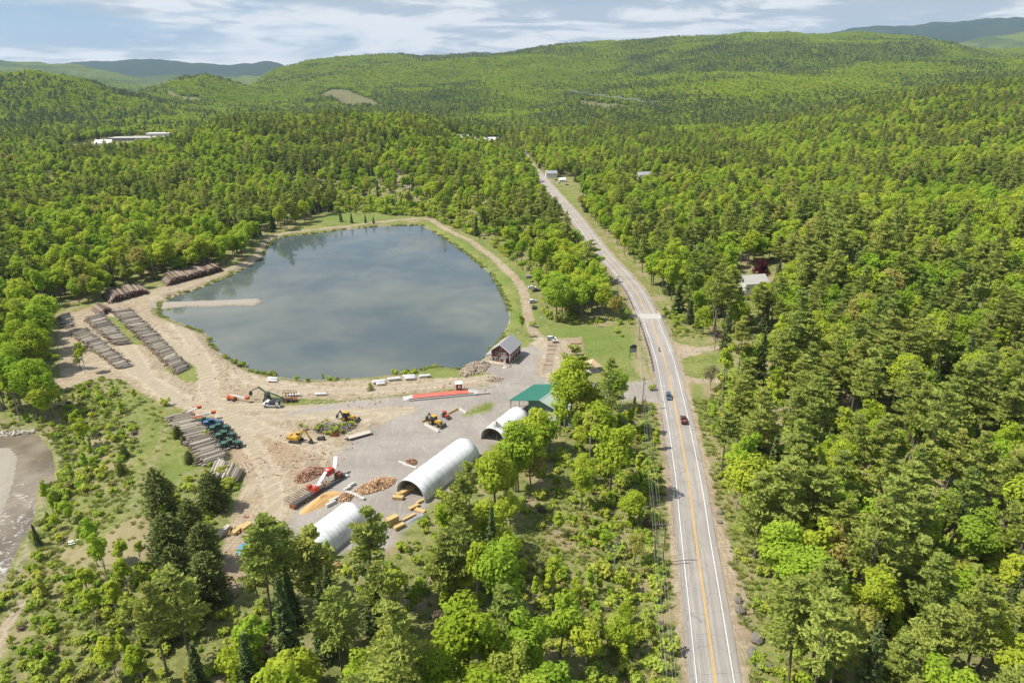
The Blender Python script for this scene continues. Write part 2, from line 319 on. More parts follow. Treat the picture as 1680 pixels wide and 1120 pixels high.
def ground_mat():
    m = bpy.data.materials.new('ground_cover'); m.use_nodes = True; nt, N, L = nodes(m); b = N['Principled BSDF']
    b.inputs['Roughness'].default_value = .95; b.inputs['Specular IOR Level'].default_value = .15
    geo = N.new('ShaderNodeNewGeometry'); pos = geo.outputs['Position']
    def A(n):
        a = N.new('ShaderNodeAttribute'); a.attribute_name = n; return a.outputs['Fac']
    n1 = noise(N, L, pos, .08, 6, .6); n2 = noise(N, L, pos, .5, 6, .65); n3 = noise(N, L, pos, 2.2, 5, .7); nb = noise(N, L, pos, .02, 4)
    # woodland / rough floor
    c = rgbmix(N, L, mrange(N, L, n2, .35, .65), (.12,.14,.04), (.22,.225,.075))
    c = rgbmix(N, L, mrange(N, L, n1, .48, .62, 0, .85), c, (.27,.215,.13))
    c = rgbmix(N, L, mrange(N, L, n3, .5, .75, 0, .5), c, (.06,.085,.02))
    # mown / meadow grass
    g = rgbmix(N, L, mrange(N, L, n1, .35, .62), (.115,.155,.03), (.20,.215,.06))
    g = rgbmix(N, L, mrange(N, L, n2, .46, .66, 0, .75), g, (.27,.245,.115))
    g = rgbmix(N, L, mrange(N, L, n3, .4, .7, 0, .5), g, (.07,.10,.02)); g = rgbmix(N, L, mrange(N, L, nb, .48, .6, 0, .5), g, (.10,.165,.028))
    c = rgbmix(N, L, mrange(N, L, mth(N, L, 'ADD', A('sd_grass'), mth(N, L, 'MULTIPLY', mth(N, L, 'SUBTRACT', n2, .5), 6)), -1.2, .8), c, g)
    dr = rgbmix(N, L, n2, (0.192,0.168,0.080), (0.320,0.272,0.160)); dr = rgbmix(N, L, mrange(N, L, n1, .5, .66, 0, .6), dr, (0.136,0.160,0.048))
    c = rgbmix(N, L, mrange(N, L, mth(N, L, 'ADD', A('sd_dry'), mth(N, L, 'MULTIPLY', mth(N, L, 'SUBTRACT', n2, .5), 7)), -1.5, 1.5), c, dr)
    # bare earth with wheel ruts
    mp = N.new('ShaderNodeMapping'); mp.inputs['Rotation'].default_value = (0, 0, R(-58)); mp.inputs['Scale'].default_value = (1, .12, 1); L.new(pos, mp.inputs[0])
    st = noise(N, L, mp.outputs[0], .9, 6, .7, 1.2)
    mp2 = N.new('ShaderNodeMapping'); mp2.inputs['Rotation'].default_value = (0, 0, R(12)); mp2.inputs['Scale'].default_value = (.1, 1, 1); L.new(pos, mp2.inputs[0])
    st2 = noise(N, L, mp2.outputs[0], .8, 6, .7, 1.5)
    n5 = noise(N, L, pos, .18, 7, .7, 2.5)
    d = rgbmix(N, L, mrange(N, L, n1, .3, .7), (.265,.21,.14), (.36,.295,.205))
    d = rgbmix(N, L, mrange(N, L, st, .47, .58, 0, .7), d, (.46,.40,.30)); d = rgbmix(N, L, mrange(N, L, st2, .5, .62, 0, .65), d, (.22,.17,.11))
    d = rgbmix(N, L, mrange(N, L, n5, .52, .60, 0, .5), d, (.47,.41,.31)); d = rgbmix(N, L, mrange(N, L, n5, .44, .38, 0, .55), d, (.21,.17,.12))
    d = rgbmix(N, L, mrange(N, L, nb, .54, .64, 0, .5), d, (.30,.19,.12)); d = rgbmix(N, L, mrange(N, L, n3, .5, .8, 0, .5), d, (.20,.16,.115))
    ln = mrange(N, L, mth(N, L, 'ADD', A('sd_lane'), mth(N, L, 'MULTIPLY', mth(N, L, 'SUBTRACT', n5, .5), 7)), -1.6, 1.2)
    d = rgbmix(N, L, mth(N, L, 'MULTIPLY', ln, .75), rgbmix(N, L, .28, d, (.20,.155,.10)), rgbmix(N, L, n3, (.36,.30,.215), (.50,.44,.335)))
    d = rgbmix(N, L, mrange(N, L, A('sd_rut'), -.25, .35, 0, .4), d, (.20,.16,.11))
    # thin weeds on the earth
    d = rgbmix(N, L, mrange(N, L, mth(N, L, 'MULTIPLY', n1, n2), .36, .44, 0, .55), d, (0.173,0.173,0.072))
    c = rgbmix(N, L, mrange(N, L, mth(N, L, 'ADD', A('sd_dirt'), mth(N, L, 'MULTIPLY', mth(N, L, 'SUBTRACT', n2, .5), 5)), -.7, .7), c, d)
    p = rgbmix(N, L, mrange(N, L, n1, .35, .65), (0.245,0.219,0.194), (0.301,0.275,0.245)); p = rgbmix(N, L, mrange(N, L, st, .52, .7, 0, .55), p, (0.378,0.331,0.267)); p = rgbmix(N, L, mrange(N, L, st2, .5, .7, 0, .5), p, (0.189,0.172,0.155))
    p = rgbmix(N, L, mrange(N, L, n3, .55, .8, 0, .3), p, (0.146,0.133,0.120))
    c = rgbmix(N, L, mrange(N, L, mth(N, L, 'ADD', A('sd_paved'), mth(N, L, 'MULTIPLY', mth(N, L, 'SUBTRACT', n1, .5), 8)), -2.2, 1.6), c, p)
    s = rgbmix(N, L, n3, (0.186,0.161,0.130), (0.384,0.353,0.298)); s = rgbmix(N, L, mrange(N, L, n2, .4, .6), s, (0.310,0.273,0.223))
    c = rgbmix(N, L, mrange(N, L, mth(N, L, 'ADD', A('sd_sand'), mth(N, L, 'MULTIPLY', mth(N, L, 'SUBTRACT', n2, .5), 4)), -1, 1), c, s)
    L.new(c, b.inputs['Base Color'])
    bp = N.new('ShaderNodeBump'); bp.inputs['Strength'].default_value = .9; bp.inputs['Distance'].default_value = .5
    L.new(mth(N, L, 'ADD', n2, mth(N, L, 'MULTIPLY', n3, .5)), bp.inputs['Height']); L.new(bp.outputs[0], b.inputs['Normal']); return m
M['ground'] = ground_mat()
def far_mat():
    m = bpy.data.materials.new('far_forest'); m.use_nodes = True; nt, N, L = nodes(m); b = N['Principled BSDF']
    b.inputs['Roughness'].default_value = 1; b.inputs['Specular IOR Level'].default_value = 0
    geo = N.new('ShaderNodeNewGeometry'); pos = geo.outputs['Position']
    a = N.new('ShaderNodeAttribute'); a.attribute_name = 'sd_dry'
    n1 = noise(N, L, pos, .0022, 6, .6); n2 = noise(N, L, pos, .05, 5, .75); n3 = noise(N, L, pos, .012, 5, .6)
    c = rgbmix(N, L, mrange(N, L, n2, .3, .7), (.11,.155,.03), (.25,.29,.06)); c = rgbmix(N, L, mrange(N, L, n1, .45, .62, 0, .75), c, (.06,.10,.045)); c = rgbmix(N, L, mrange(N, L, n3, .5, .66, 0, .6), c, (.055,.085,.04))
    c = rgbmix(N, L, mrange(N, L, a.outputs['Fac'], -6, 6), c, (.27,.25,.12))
    c = rgbmix(N, L, .25, c, (.07,.10,.06)); sp = N.new('ShaderNodeSeparateXYZ'); L.new(pos, sp.inputs[0]); c = rgbmix(N, L, mrange(N, L, sp.outputs[1], 7800, 8800, 0, .85), c, (.028,.048,.04))  # farthest ranges: cloud shadow painted in as a darker forest colour
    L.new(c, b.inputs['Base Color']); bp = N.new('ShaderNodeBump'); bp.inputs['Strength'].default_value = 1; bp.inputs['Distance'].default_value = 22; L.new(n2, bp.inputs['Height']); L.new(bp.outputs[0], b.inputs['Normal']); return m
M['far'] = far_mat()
# ------------------------------------------------------------------ ground sheets
def covers(x, y):
    def u(ps): 
        r = np.full(x.shape, -9.0)
        for p in ps:
            x0, y0 = p.min(0)-9; x1, y1 = p.max(0)+9
            k = (x > x0) & (x < x1) & (y > y0) & (y < y1)
            if k.any(): r[k] = np.maximum(r[k], sdist(p, x[k], y[k]))
        return r
    dirt = u(DIRT)
    for l, w in ((T_BACK, 2.6), (T_LEFT, 3.0), (T_DRIVE, 2.6), (T_DRIVE2, 2.0), (T_WOODS, 2.6)): dirt = np.maximum(dirt, rdist(l, w, x, y))
    dirt = np.maximum(dirt, rdist(SPITLINE, 3.4, x, y)-1.0)
    dirt = np.maximum(dirt, rdist(ROAD, 6.7, x, y))
    grass = u(GRASS); dry = u(DRY); dry = np.maximum(dry, rdist(T_FIELD, 1.0, x, y)-.3)
    for g in GRASS[:5]: 
        s = sdist(g, x, y); dirt = np.where(s > -4, np.minimum(dirt, -s+.6), dirt)
    s = sdist(GRASS[5], x, y); dirt = np.where(s > -3, np.minimum(dirt, np.maximum(-s, rdist(ROAD, 6.7, x, y))), dirt)
    paved = u(PAVED); s = sdist(GRASS[4], x, y); paved = np.where(s > -4, np.minimum(paved, -s), paved)
    for g in GRASS[2:4]:
        s = sdist(g, x, y); paved = np.where(s > -4, np.minimum(paved, -s), paved)
    sand = np.maximum(u([BAR, SPIT]), -np.abs(sdist(RIVER, x, y))+.4)
    dirt = np.maximum(dirt, np.where(sdist(POND, x, y) > -.9, .6, -9.0))
    lane = np.full(x.shape, -9.0); k = (np.abs(x) < 400) & (y < 700) & (y > 100)
    for l in LANES: lane[k] = np.maximum(lane[k], rdist(l, 2.6, x[k], y[k]))
    rut = np.where(lane > -8, .9-np.abs(lane-1.5), -9)
    return dict(sd_lane=lane, sd_rut=rut, sd_dirt=dirt, sd_grass=grass, sd_dry=dry, sd_paved=paved, sd_sand=sand)
SPITLINE = PL([(255,502),(340,499),(425,495)], WZ)
NX0, NX1, NY0, NY1, ST = -430, 300, 60, 700, 1.6
gx = np.arange(NX0, NX1+.1, ST); gy = np.arange(NY0, NY1+.1, ST); X, Y = np.meshgrid(gx, gy); nx, ny = len(gx), len(gy)
fx, fy = X.ravel(), Y.ravel(); fz = H(fx, fy); cv = covers(fx, fy)
I = np.arange(nx*ny).reshape(ny, nx); Q = np.stack([I[:-1, :-1], I[:-1, 1:], I[1:, 1:], I[1:, :-1]], -1).reshape(-1, 4)
fc = {k: v[Q].mean(1) for k, v in cv.items()}
rd = rdist(ROAD, 6.7, fx, fy)[Q].mean(1); pd = sdist(POND, fx, fy)[Q].mean(1); sb = sdist(BAR, fx, fy)[Q].mean(1)
cls = np.zeros(len(Q), int)
cls[fc['sd_dirt'] > 0] = 1; cls[fc['sd_paved'] > 0] = 2
cls[(sb > 0)] = 3; cls[(rd > 0)] = 4
for k, nm in enumerate(('ground', 'dirt_yard', 'gravel_yard', 'gravel_bar', 'road_shoulder')):
    q = Q[cls == k]; used, inv = np.unique(q, return_inverse=True)
    me = npmesh(nm, np.stack([fx[used], fy[used], fz[used]], 1), inv.reshape(-1, 4), mats=[M['ground']], smooth=True, attrs={a: np.clip(b[used], -9, 9) for a, b in cv.items()})
    tag(link(nm, me), kind='structure')
# far terrain: a fan that widens with distance, out to 14 km
th = np.linspace(R(-64), R(64), 520); rr = np.concatenate([np.linspace(8, 640, 24)[:-1], 640*np.exp(np.linspace(0, math.log(12600/640), 330))])
T, RR = np.meshgrid(th, rr); ax, ay = (RR*np.sin(T)).ravel(), (RR*np.cos(T)).ravel(); az = H(ax, ay)
inside = (ax > NX0+4) & (ax < NX1-4) & (ay > NY0+4) & (ay < NY1-4)
az = az+(fbm(ax, ay, 240, 11)-.5)*70*sstep(5200, 6800, ay)*np.clip(az/120, 0, 1)
nr = len(rr); I = np.arange(nr*len(th)).reshape(nr, -1); Q2 = np.stack([I[:-1, :-1], I[1:, :-1], I[1:, 1:], I[:-1, 1:]], -1).reshape(-1, 4)
Q2 = Q2[~inside[Q2].all(1)]
edge = (ax > NX0-1) & (ax < NX1+1) & (ay > NY0-1) & (ay < NY1+1); az = np.where(edge, az-2.5, az)
cf = covers(ax, ay)
dist = ay[Q2].mean(1)
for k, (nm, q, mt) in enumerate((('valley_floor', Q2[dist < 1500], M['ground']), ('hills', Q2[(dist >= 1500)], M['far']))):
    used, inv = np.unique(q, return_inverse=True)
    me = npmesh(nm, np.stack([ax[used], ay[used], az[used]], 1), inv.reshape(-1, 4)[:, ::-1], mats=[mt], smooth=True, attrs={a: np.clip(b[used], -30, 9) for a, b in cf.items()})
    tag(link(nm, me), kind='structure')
# water
def water_mat(name, deep, shallow, scale, bump, rough, foam=False):
    m = bpy.data.materials.new(name); m.use_nodes = True; nt, N, L = nodes(m); b = N['Principled BSDF']
    b.inputs['Roughness'].default_value = rough; b.inputs['IOR'].default_value = 1.33; b.inputs['Specular IOR Level'].default_value = .5
    geo = N.new('ShaderNodeNewGeometry'); pos = geo.outputs['Position']
    n = noise(N, L, pos, scale, 4, .6); c = rgbmix(N, L, mrange(N, L, n, .35, .7), deep, shallow)
    if foam:
        n4 = noise(N, L, pos, .55, 8, .75, 1.0); a = N.new('ShaderNodeAttribute'); a.attribute_name = 'foam'
        f = mrange(N, L, mth(N, L, 'ADD', n4, mth(N, L, 'MULTIPLY', a.outputs['Fac'], .09)), .60, .72, 0, .7); c = rgbmix(N, L, f, c, (.6,.6,.58))
        L.new(mrange(N, L, f, 0, 1, rough, .7), b.inputs['Roughness'])
    rp_ = noise(N, L, pos, .02, 4, .6, 1.0)
    if not foam: L.new(mrange(N, L, rp_, .46, .60, rough, rough*4.5), b.inputs['Roughness'])
    L.new(c, b.inputs['Base Color']); n2 = noise(N, L, pos, bump[0], 5, .6); bp = N.new('ShaderNodeBump'); bp.inputs['Strength'].default_value = bump[1]; bp.inputs['Distance'].default_value = bump[2]
    L.new(n2, bp.inputs['Height']); L.new(bp.outputs[0], b.inputs['Normal']); return m
def sheet(name, poly, z, m, mask=None):
    p0, p1 = poly.min(0)-3, poly.max(0)+3; s = 2.0
    a = np.arange(p0[0], p1[0], s); b = np.arange(p0[1], p1[1], s); X, Y = np.meshgrid(a, b); x, y = X.ravel(), Y.ravel()
    I = np.arange(len(x)).reshape(len(b), len(a)); q = np.stack([I[:-1, :-1], I[:-1, 1:], I[1:, 1:], I[1:, :-1]], -1).reshape(-1, 4)
    sd = sdist(poly, x, y); q = q[(sd[q] > -2.5).any(1)]; used, inv = np.unique(q, return_inverse=True)
    px, py = topx(x, y, z); foam = np.interp(y, [110, 150, 175, 200, 240], [1.2, 1.0, .3, -.3, .2])
    return tag(link(name, npmesh(name, np.stack([x[used], y[used], np.full(len(used), z)], 1), inv.reshape(-1, 4), mats=[m], attrs={'foam': foam[used]})), kind='structure')
M['pond'] = water_mat('pond_water', (.055,.078,.085), (.13,.14,.12), .011, (.35, .02, .3), .05)
M['river'] = water_mat('river_water', (.12,.098,.072), (.24,.20,.15), .06, (1.2, .35, .3), .12, True)
sheet('pond_water', POND, WZ-.1, M['pond']); sheet('river_water', RIVER, RZ+.12, M['river'])
# ------------------------------------------------------------------ highway
def asphalt(name, c1, c2):
    m = bpy.data.materials.new(name); m.use_nodes = True; nt, N, L = nodes(m); b = N['Principled BSDF']; b.inputs['Roughness'].default_value = .85; b.inputs['Specular IOR Level'].default_value = .3
    at = N.new('ShaderNodeAttribute'); at.attribute_name = 'across'; geo = N.new('ShaderNodeNewGeometry'); pos = geo.outputs['Position']
    cmb = N.new('ShaderNodeCombineXYZ'); al = N.new('ShaderNodeAttribute'); al.attribute_name = 'along'; L.new(mth(N, L, 'MULTIPLY', at.outputs['Fac'], 1.6), cmb.inputs[0]); L.new(mth(N, L, 'MULTIPLY', al.outputs['Fac'], .04), cmb.inputs[1])
    n = noise(N, L, cmb.outputs[0], 1, 5, .6); n2 = noise(N, L, pos, 3, 6, .7); n3 = noise(N, L, pos, .05, 3)
    c = rgbmix(N, L, mrange(N, L, n, .35, .65), c1, c2); c = rgbmix(N, L, mrange(N, L, n2, .4, .8, 0, .35), c, tuple(q*.6 for q in c1)); c = rgbmix(N, L, mrange(N, L, n3, .45, .6, 0, .4), c, tuple(q*.8 for q in c1))
    vo = N.new('ShaderNodeTexVoronoi'); vo.feature = 'DISTANCE_TO_EDGE'; vo.inputs['Scale'].default_value = .16; nd = N.new('ShaderNodeVectorMath'); nd.operation = 'ADD'; L.new(pos, nd.inputs[0]); q = N.new('ShaderNodeTexNoise'); q.inputs['Scale'].default_value = .6; L.new(pos, q.inputs['Vector']); L.new(q.outputs['Color'], nd.inputs[1]); L.new(nd.outputs[0], vo.inputs['Vector'])
    c = rgbmix(N, L, mrange(N, L, vo.outputs['Distance'], .0, .02, .4, 0), c, (.09,.085,.08))
    # tyre paths
    w = mth(N, L, 'ABSOLUTE', mth(N, L, 'SUBTRACT', mth(N, L, 'ABSOLUTE', mth(N, L, 'SUBTRACT', mth(N, L, 'ABSOLUTE', at.outputs['Fac'], 0), 1.85)), .85))
    c = rgbmix(N, L, mrange(N, L, w, 0, .35, .16, 0), c, tuple(q*1.25 for q in c2)); L.new(c, b.inputs['Base Color']); return m
M['asphalt'] = asphalt('asphalt', (.255,.235,.215), (.33,.305,.28)); M['white'] = mat('road_white', (.78,.78,.76), .6, var=.08, scale=2); M['yellow'] = mat('road_yellow', (.62,.36,.03), .6, var=.12, scale=2)
def road_z(x, y): return H0(np.array(x), np.array(y))
def ribbon(name, line, offs, dz, m, structure=True, across=None):
    line = np.asarray(line, float); t = np.gradient(line, axis=0); t /= np.linalg.norm(t, axis=1)[:, None]+1e-9; nrm = np.stack([t[:, 1], -t[:, 0]], 1)
    V = []; A = []; AL = []; al = np.concatenate([[0], np.cumsum(np.linalg.norm(np.diff(line, axis=0), axis=1))])
    zc = road_z(line[:, 0], line[:, 1])
    for o in offs:
        p = line+nrm*o; V.append(np.stack([p[:, 0], p[:, 1], zc+dz], 1)); A.append(np.full(len(p), float(o))); AL.append(al)
    n = len(line); k = len(offs); V = np.concatenate(V); q = []
    for j in range(k-1):
        for i in range(n-1): q.append((j*n+i, (j+1)*n+i, (j+1)*n+i+1, j*n+i+1))
    o = link(name, npmesh(name, V, q, mats=[m], attrs={'across': np.concatenate(A), 'along': np.concatenate(AL)}))
    return tag(o, kind='structure') if structure else o
def dense(line, step=2.0):
    s = np.concatenate([[0], np.cumsum(np.linalg.norm(np.diff(line, axis=0), axis=1))]); u = np.arange(0, s[-1], step); return np.stack([np.interp(u, s, line[:, 0]), np.interp(u, s, line[:, 1])], 1)
RD = dense(ROAD)
ribbon('highway', RD, np.linspace(-5, 5, 21), .16, M['asphalt'])
ribbon('edge_line', RD, [-3.6, -3.47], .175, M['white']); ribbon('edge_line', RD, [3.47, 3.6], .175, M['white'])
ribbon('centre_line', RD, [-.22, -.08], .175, M['yellow']); ribbon('centre_line', RD, [.08, .22], .175, M['yellow'])
# ------------------------------------------------------------------ sky, sun, haze, camera
SUN_EL, SUN_AZ = R(55), R(-96)          # azimuth clockwise from +Y: light comes from the left
w = bpy.data.worlds.new('World'); SC.world = w; w.use_nodes = True; nt, N, L = nodes(w); bg = N['Background']; bg.inputs[1].default_value = .092
sky = N.new('ShaderNodeTexSky'); sky.sky_type = 'NISHITA'; sky.sun_disc = False; sky.sun_elevation = SUN_EL; sky.sun_rotation = SUN_AZ; sky.air_density = 1.1; sky.dust_density = .6; sky.ozone_density = 1.6
tc = N.new('ShaderNodeTexCoord'); sx = N.new('ShaderNodeSeparateXYZ'); L.new(tc.outputs['Generated'], sx.inputs[0])
cb = N.new('ShaderNodeCombineXYZ'); L.new(mth(N, L, 'MULTIPLY', sx.outputs[0], 2.2), cb.inputs[0]); L.new(mth(N, L, 'MULTIPLY', sx.outputs[1], 2.2), cb.inputs[1]); L.new(mth(N, L, 'MULTIPLY', mth(N, L, 'POWER', mth(N, L, 'MAXIMUM', sx.outputs[2], 0), .75), 9), cb.inputs[2])
n1 = noise(N, L, cb.outputs[0], 1.5, 9, .6, .5); n2 = noise(N, L, cb.outputs[0], .6, 4, .5)
cl = mrange(N, L, mth(N, L, 'ADD', mth(N, L, 'MULTIPLY', n1, .6), mth(N, L, 'MULTIPLY', n2, .4)), .44, .54)
n3 = noise(N, L, cb.outputs[0], 2.6, 8, .6, .4); cc = rgbmix(N, L, mrange(N, L, n3, .42, .54), (3.7,4.25,4.9), (6.8,6.85,6.95))
fin = rgbmix(N, L, mth(N, L, 'MULTIPLY', cl, .93), rgbmix(N, L, .7, sky.outputs[0], (1.9,3.1,5.0)), cc); L.new(fin, bg.inputs[0])
sl = bpy.data.lights.new('sun', 'SUN'); sl.energy = 5.0; sl.angle = R(.55); sl.color = (1, .94, .84); so = bpy.data.objects.new('sun', sl); COL.objects.link(so)
sd_ = Vector((math.sin(SUN_AZ)*math.cos(SUN_EL), math.cos(SUN_AZ)*math.cos(SUN_EL), math.sin(SUN_EL))); so.rotation_euler = (-sd_).to_track_quat('-Z', 'Y').to_euler(); so.location = (0, 0, 300)
hb = MB().box((0, 6300, 455), (26000, 13200, 930)); hm = bpy.data.materials.new('haze_air'); hm.use_nodes = True; nt, N, L = nodes(hm); N.remove(N['Principled BSDF'])
pv = N.new('ShaderNodeVolumePrincipled'); pv.inputs['Color'].default_value = (.55,.76,1,1); pv.inputs['Density'].default_value = 3.3e-5; pv.inputs['Anisotropy'].default_value = .1; L.new(pv.outputs[0], N['Material Output'].inputs['Volume'])
HAZE = hb.build('haze', hm); tag(HAZE, kind='stuff')
cd = bpy.data.cameras.new('camera'); cd.sensor_width = 36; cd.lens = 24; cd.clip_start = .5; cd.clip_end = 60000; co = bpy.data.objects.new('camera', cd); COL.objects.link(co); co.location = (0, 0, CZ); co.rotation_euler = (R(90)-PITCH, 0, 0); SC.camera = co
SC.view_settings.view_transform = 'Standard'; SC.view_settings.look = 'None'; SC.view_settings.exposure = 0.52; SC.view_settings.gamma = 1
cy = SC.cycles; cy.max_bounces = 5; cy.diffuse_bounces = 3; cy.glossy_bounces = 2; cy.transmission_bounces = 2; cy.transparent_max_bounces = 4; cy.volume_bounces = 0; cy.use_denoising = True; cy.caustics_reflective = False; cy.caustics_refractive = False
# ------------------------------------------------------------------ vegetation
def diamonds(c, d, n, l, w):             # leaf-shaped quads: centre, long axis, normal, length, width
    d = d/(np.linalg.norm(d, axis=1)[:, None]+1e-9); s = np.cross(d, n); s /= np.linalg.norm(s, axis=1)[:, None]+1e-9
    l = l[:, None]/2; w = w[:, None]/2
    return np.stack([c-d*l, c+s*w, c+d*l, c-s*w], 1).reshape(-1, 3)
def rdir(n, r, up=0.0):
    v = r.normal(size=(n, 3)); v[:, 2] += up; return v/(np.linalg.norm(v, axis=1)[:, None]+1e-9)
def lobes_leaves(cen, rad, n, size, r, flat=.8):
    k = r.choice(len(cen), n, p=rad**2/np.sum(rad**2)); u = rdir(n, r, .25)
    rr = rad[k]*(.72+.36*r.random(n)); p = cen[k]+u*rr[:, None]*np.array([1, 1, flat])
    nn = u+np.array([0, 0, .55])+r.normal(size=(n, 3))*.5; nn /= np.linalg.norm(nn, axis=1)[:, None]
    d = np.cross(nn, rdir(n, r)); s = size*(.6+.8*r.random(n)); return diamonds(p, d, nn, s*1.25, s)
def broad(seed, Hh=14, W=8, base=.25, n=2600, size=.5, lob=26):
    r = np.random.default_rng(seed); cz = Hh*(base+(1-base)*.52); hz_ = Hh*(1-base)/2
    u = rdir(lob, r, .15); t = r.random(lob)**.4; sh = .72+.4*r.random(lob)
    cen = np.stack([u[:, 0]*W/2*t*sh*.74, u[:, 1]*W/2*t*sh*.74, cz+u[:, 2]*hz_*t*sh*.8], 1); rad = W*(.13+.1*r.random(lob))*(1.12-.35*np.clip((cen[:, 2]-cz)/hz_, 0, 1))
    lv = lobes_leaves(cen, rad, n, size, r)
    t = MB(); top = Hh*.75; b = (r.random(2)-.5)*.8; mid = (b[0], b[1], Hh*.4)
    t.path([(0, 0, -.6), (b[0]*.5, b[1]*.5, Hh*.2), mid, (b[0], b[1], top)], [W*.032, W*.026, W*.02, .05], 6)
    for i in r.choice(lob, min(7, lob), replace=False):
        s = Hh*(.24+.3*r.random()); t.tube((b[0]*.7, b[1]*.7, s), tuple(cen[i]), W*.012, .03, 5, False)
    return lv, t
def pine(seed, Hh=18, W=7, base=.38, n=2400, size=.55, dens=1.0):
    r = np.random.default_rng(seed); t = MB(); C = []; D = []; NN = []; bend = (r.random(2)-.5)*.7
    t.path([(0, 0, -.6), (bend[0]*.4, bend[1]*.4, Hh*.4), (bend[0], bend[1], Hh)], [.24, .17, .03], 6)
    zs = np.arange(Hh*base, Hh*.985, .95/dens); pads = []
    for z in zs:
        f = (z-Hh*base)/(Hh*(1-base)); Lm = W/2*(np.interp(f, [0, .25, .6, 1], [.75, 1, .72, .12]))
        for k in range(int(3+r.integers(0, 3))):
            a = r.random()*6.283; Lb = Lm*(.55+.55*r.random()); up = .12+.22*f
            e = np.array([math.cos(a)*Lb, math.sin(a)*Lb, Lb*up]); o = np.array([bend[0]*z/Hh, bend[1]*z/Hh, z])
            if k < 3: t.tube(tuple(o), tuple(o+e*.92), .055, .015, 4, False)
            for q in np.linspace(.45, 1, max(2, int(Lb/.8))): pads.append((*(o+e*q), .35+.28*Lb*(.6+.4*r.random())/2, a))
    for z in np.arange(Hh*.16, Hh*base, .9):
        a = r.random()*6.283; Lb = W*.14*(.5+r.random()); t.tube((0, 0, z), (math.cos(a)*Lb, math.sin(a)*Lb, z+Lb*.05), .03, .01, 4, False)
    pads = np.array(pads); k = r.integers(0, len(pads), n); pr = pads[k, 3]; u = rdir(n, r)
    p = pads[k, :3]+u*pr[:, None]*np.array([1.15, 1.15, .34])
    out = np.stack([np.cos(pads[k, 4]), np.sin(pads[k, 4]), np.full(n, .5)], 1); d = out+r.normal(size=(n, 3))*.65; nn = rdir(n, r, 1.3)
    s = size*(.7+.7*r.random(n)); return diamonds(p, d, nn, s*1.5, s*.62), t
def spruce(seed, Hh=13, W=5, n=2600, size=.42, base=.05, shape=1.0, droop=.18):
    r = np.random.default_rng(seed); t = MB(); t.path([(0, 0, -.5), (0, 0, Hh)], [.2, .02], 6)
    z = Hh*(base+(1-base)*(1-r.random(n)**.62)); f = (z/Hh-base)/(1-base); env = (1-f)**shape if shape >= 1 else np.sqrt(np.clip(1-(f*1.05-.02)**2, 0, 1))
    a = r.random(n)*6.283; lay = .78+.3*np.sin(z*5.5+2*np.sin(a*3+seed)); lob = .85+.22*np.sin(a*5+seed*2+z*1.3)
    q = (.5+.5*r.random(n)**.5)*W/2*env*lay*lob+.12; p = np.stack([np.cos(a)*q, np.sin(a)*q, z-droop*q+.1*r.normal(size=n)], 1)
    d = np.stack([np.cos(a), np.sin(a), np.full(n, .1)], 1)+r.normal(size=(n, 3))*.45; nn = rdir(n, r, 1.0); s = size*(.7+.6*r.random(n))
    for i in range(14):
        zz = Hh*(.08+.8*i/14); aa = r.random()*6.283; L_ = W/2*(1-zz/Hh)*.8; t.tube((0, 0, zz), (math.cos(aa)*L_, math.sin(aa)*L_, zz-.1), .035, .01, 4, False)
    return diamonds(p, d, nn, s*1.5, s*.8), t
def shrub(seed, Hh=2, W=2.8, n=420, size=.3):
    r = np.random.default_rng(seed); k = 9; u = rdir(k, r); cen = np.stack([u[:, 0]*W*.27, u[:, 1]*W*.27, Hh*(.35+.3*r.random(k))], 1); rad = W*(.15+.13*r.random(k))
    t = MB()
    for i in range(4): t.tube((0, 0, -.2), tuple(cen[i]), .04, .015, 4, False)
    return lobes_leaves(cen, rad, n, size, r, .9), t
def bare(seed, Hh=13):
    r = np.random.default_rng(seed); t = MB(); t.path([(0, 0, -.5), (.2, .1, Hh*.5), (.1, .3, Hh)], [.17, .11, .02], 6)
    for z in np.arange(Hh*.3, Hh*.97, .55):
        a = r.random()*6.283; L_ = (Hh-z)*.32*(.5+r.random())+.3; e = (math.cos(a)*L_, math.sin(a)*L_, z+L_*.45); t.tube((.1, .1, z), e, .035, .01, 4, False)
        for _ in range(2):
            b = a+r.normal()*.7; t.tube(tuple(np.array([.1, .1, z])*.4+np.array(e)*.6), (e[0]*.6+math.cos(b)*L_*.5, e[1]*.6+math.sin(b)*L_*.5, z*.4+e[2]*.6+L_*.4), .018, .006, 3, False)
    return np.zeros((0, 3)), t
def joined(name, lv, t, lm, bm, tint=None):
    v = np.concatenate([lv, np.array(t.v, float).reshape(-1, 3)]) if t and t.v else lv; nl = len(lv)//4
    q = [np.arange(nl*4).reshape(-1, 4)]; tr = []
    if t and t.v: q.append(np.array([f for f in t.f if len(f) == 4]).reshape(-1, 4)+len(lv))
    q = np.concatenate(q); mi = np.zeros(len(q), int); mi[nl:] = 1
    ti = np.zeros(len(v)) if tint is None else np.concatenate([tint, np.zeros(len(v)-len(tint))])
    return npmesh(name, v, q, mats=[lm, bm], mi=mi, attrs={'tint': ti})
KINDS = {}  # kind -> list of (crown mesh, trunk mesh, height)
def kind(name, gens, lm, bm='bark'):
    out = []
    for i, (fn, kw) in enumerate(gens):
        lv, t = fn(**kw); cr = None
        if len(lv): cr = npmesh(name+'_crown', lv, np.arange(len(lv)).reshape(-1, 4), mats=[M[lm]], attrs={'tint': np.zeros(len(lv))})
        tm = bpy.data.meshes.new(name+'_trunk'); tm.from_pydata(t.v, [], t.f); tm.materials.append(M[bm]); out.append((cr, tm, kw.get('Hh', 13)))
    KINDS[name] = out
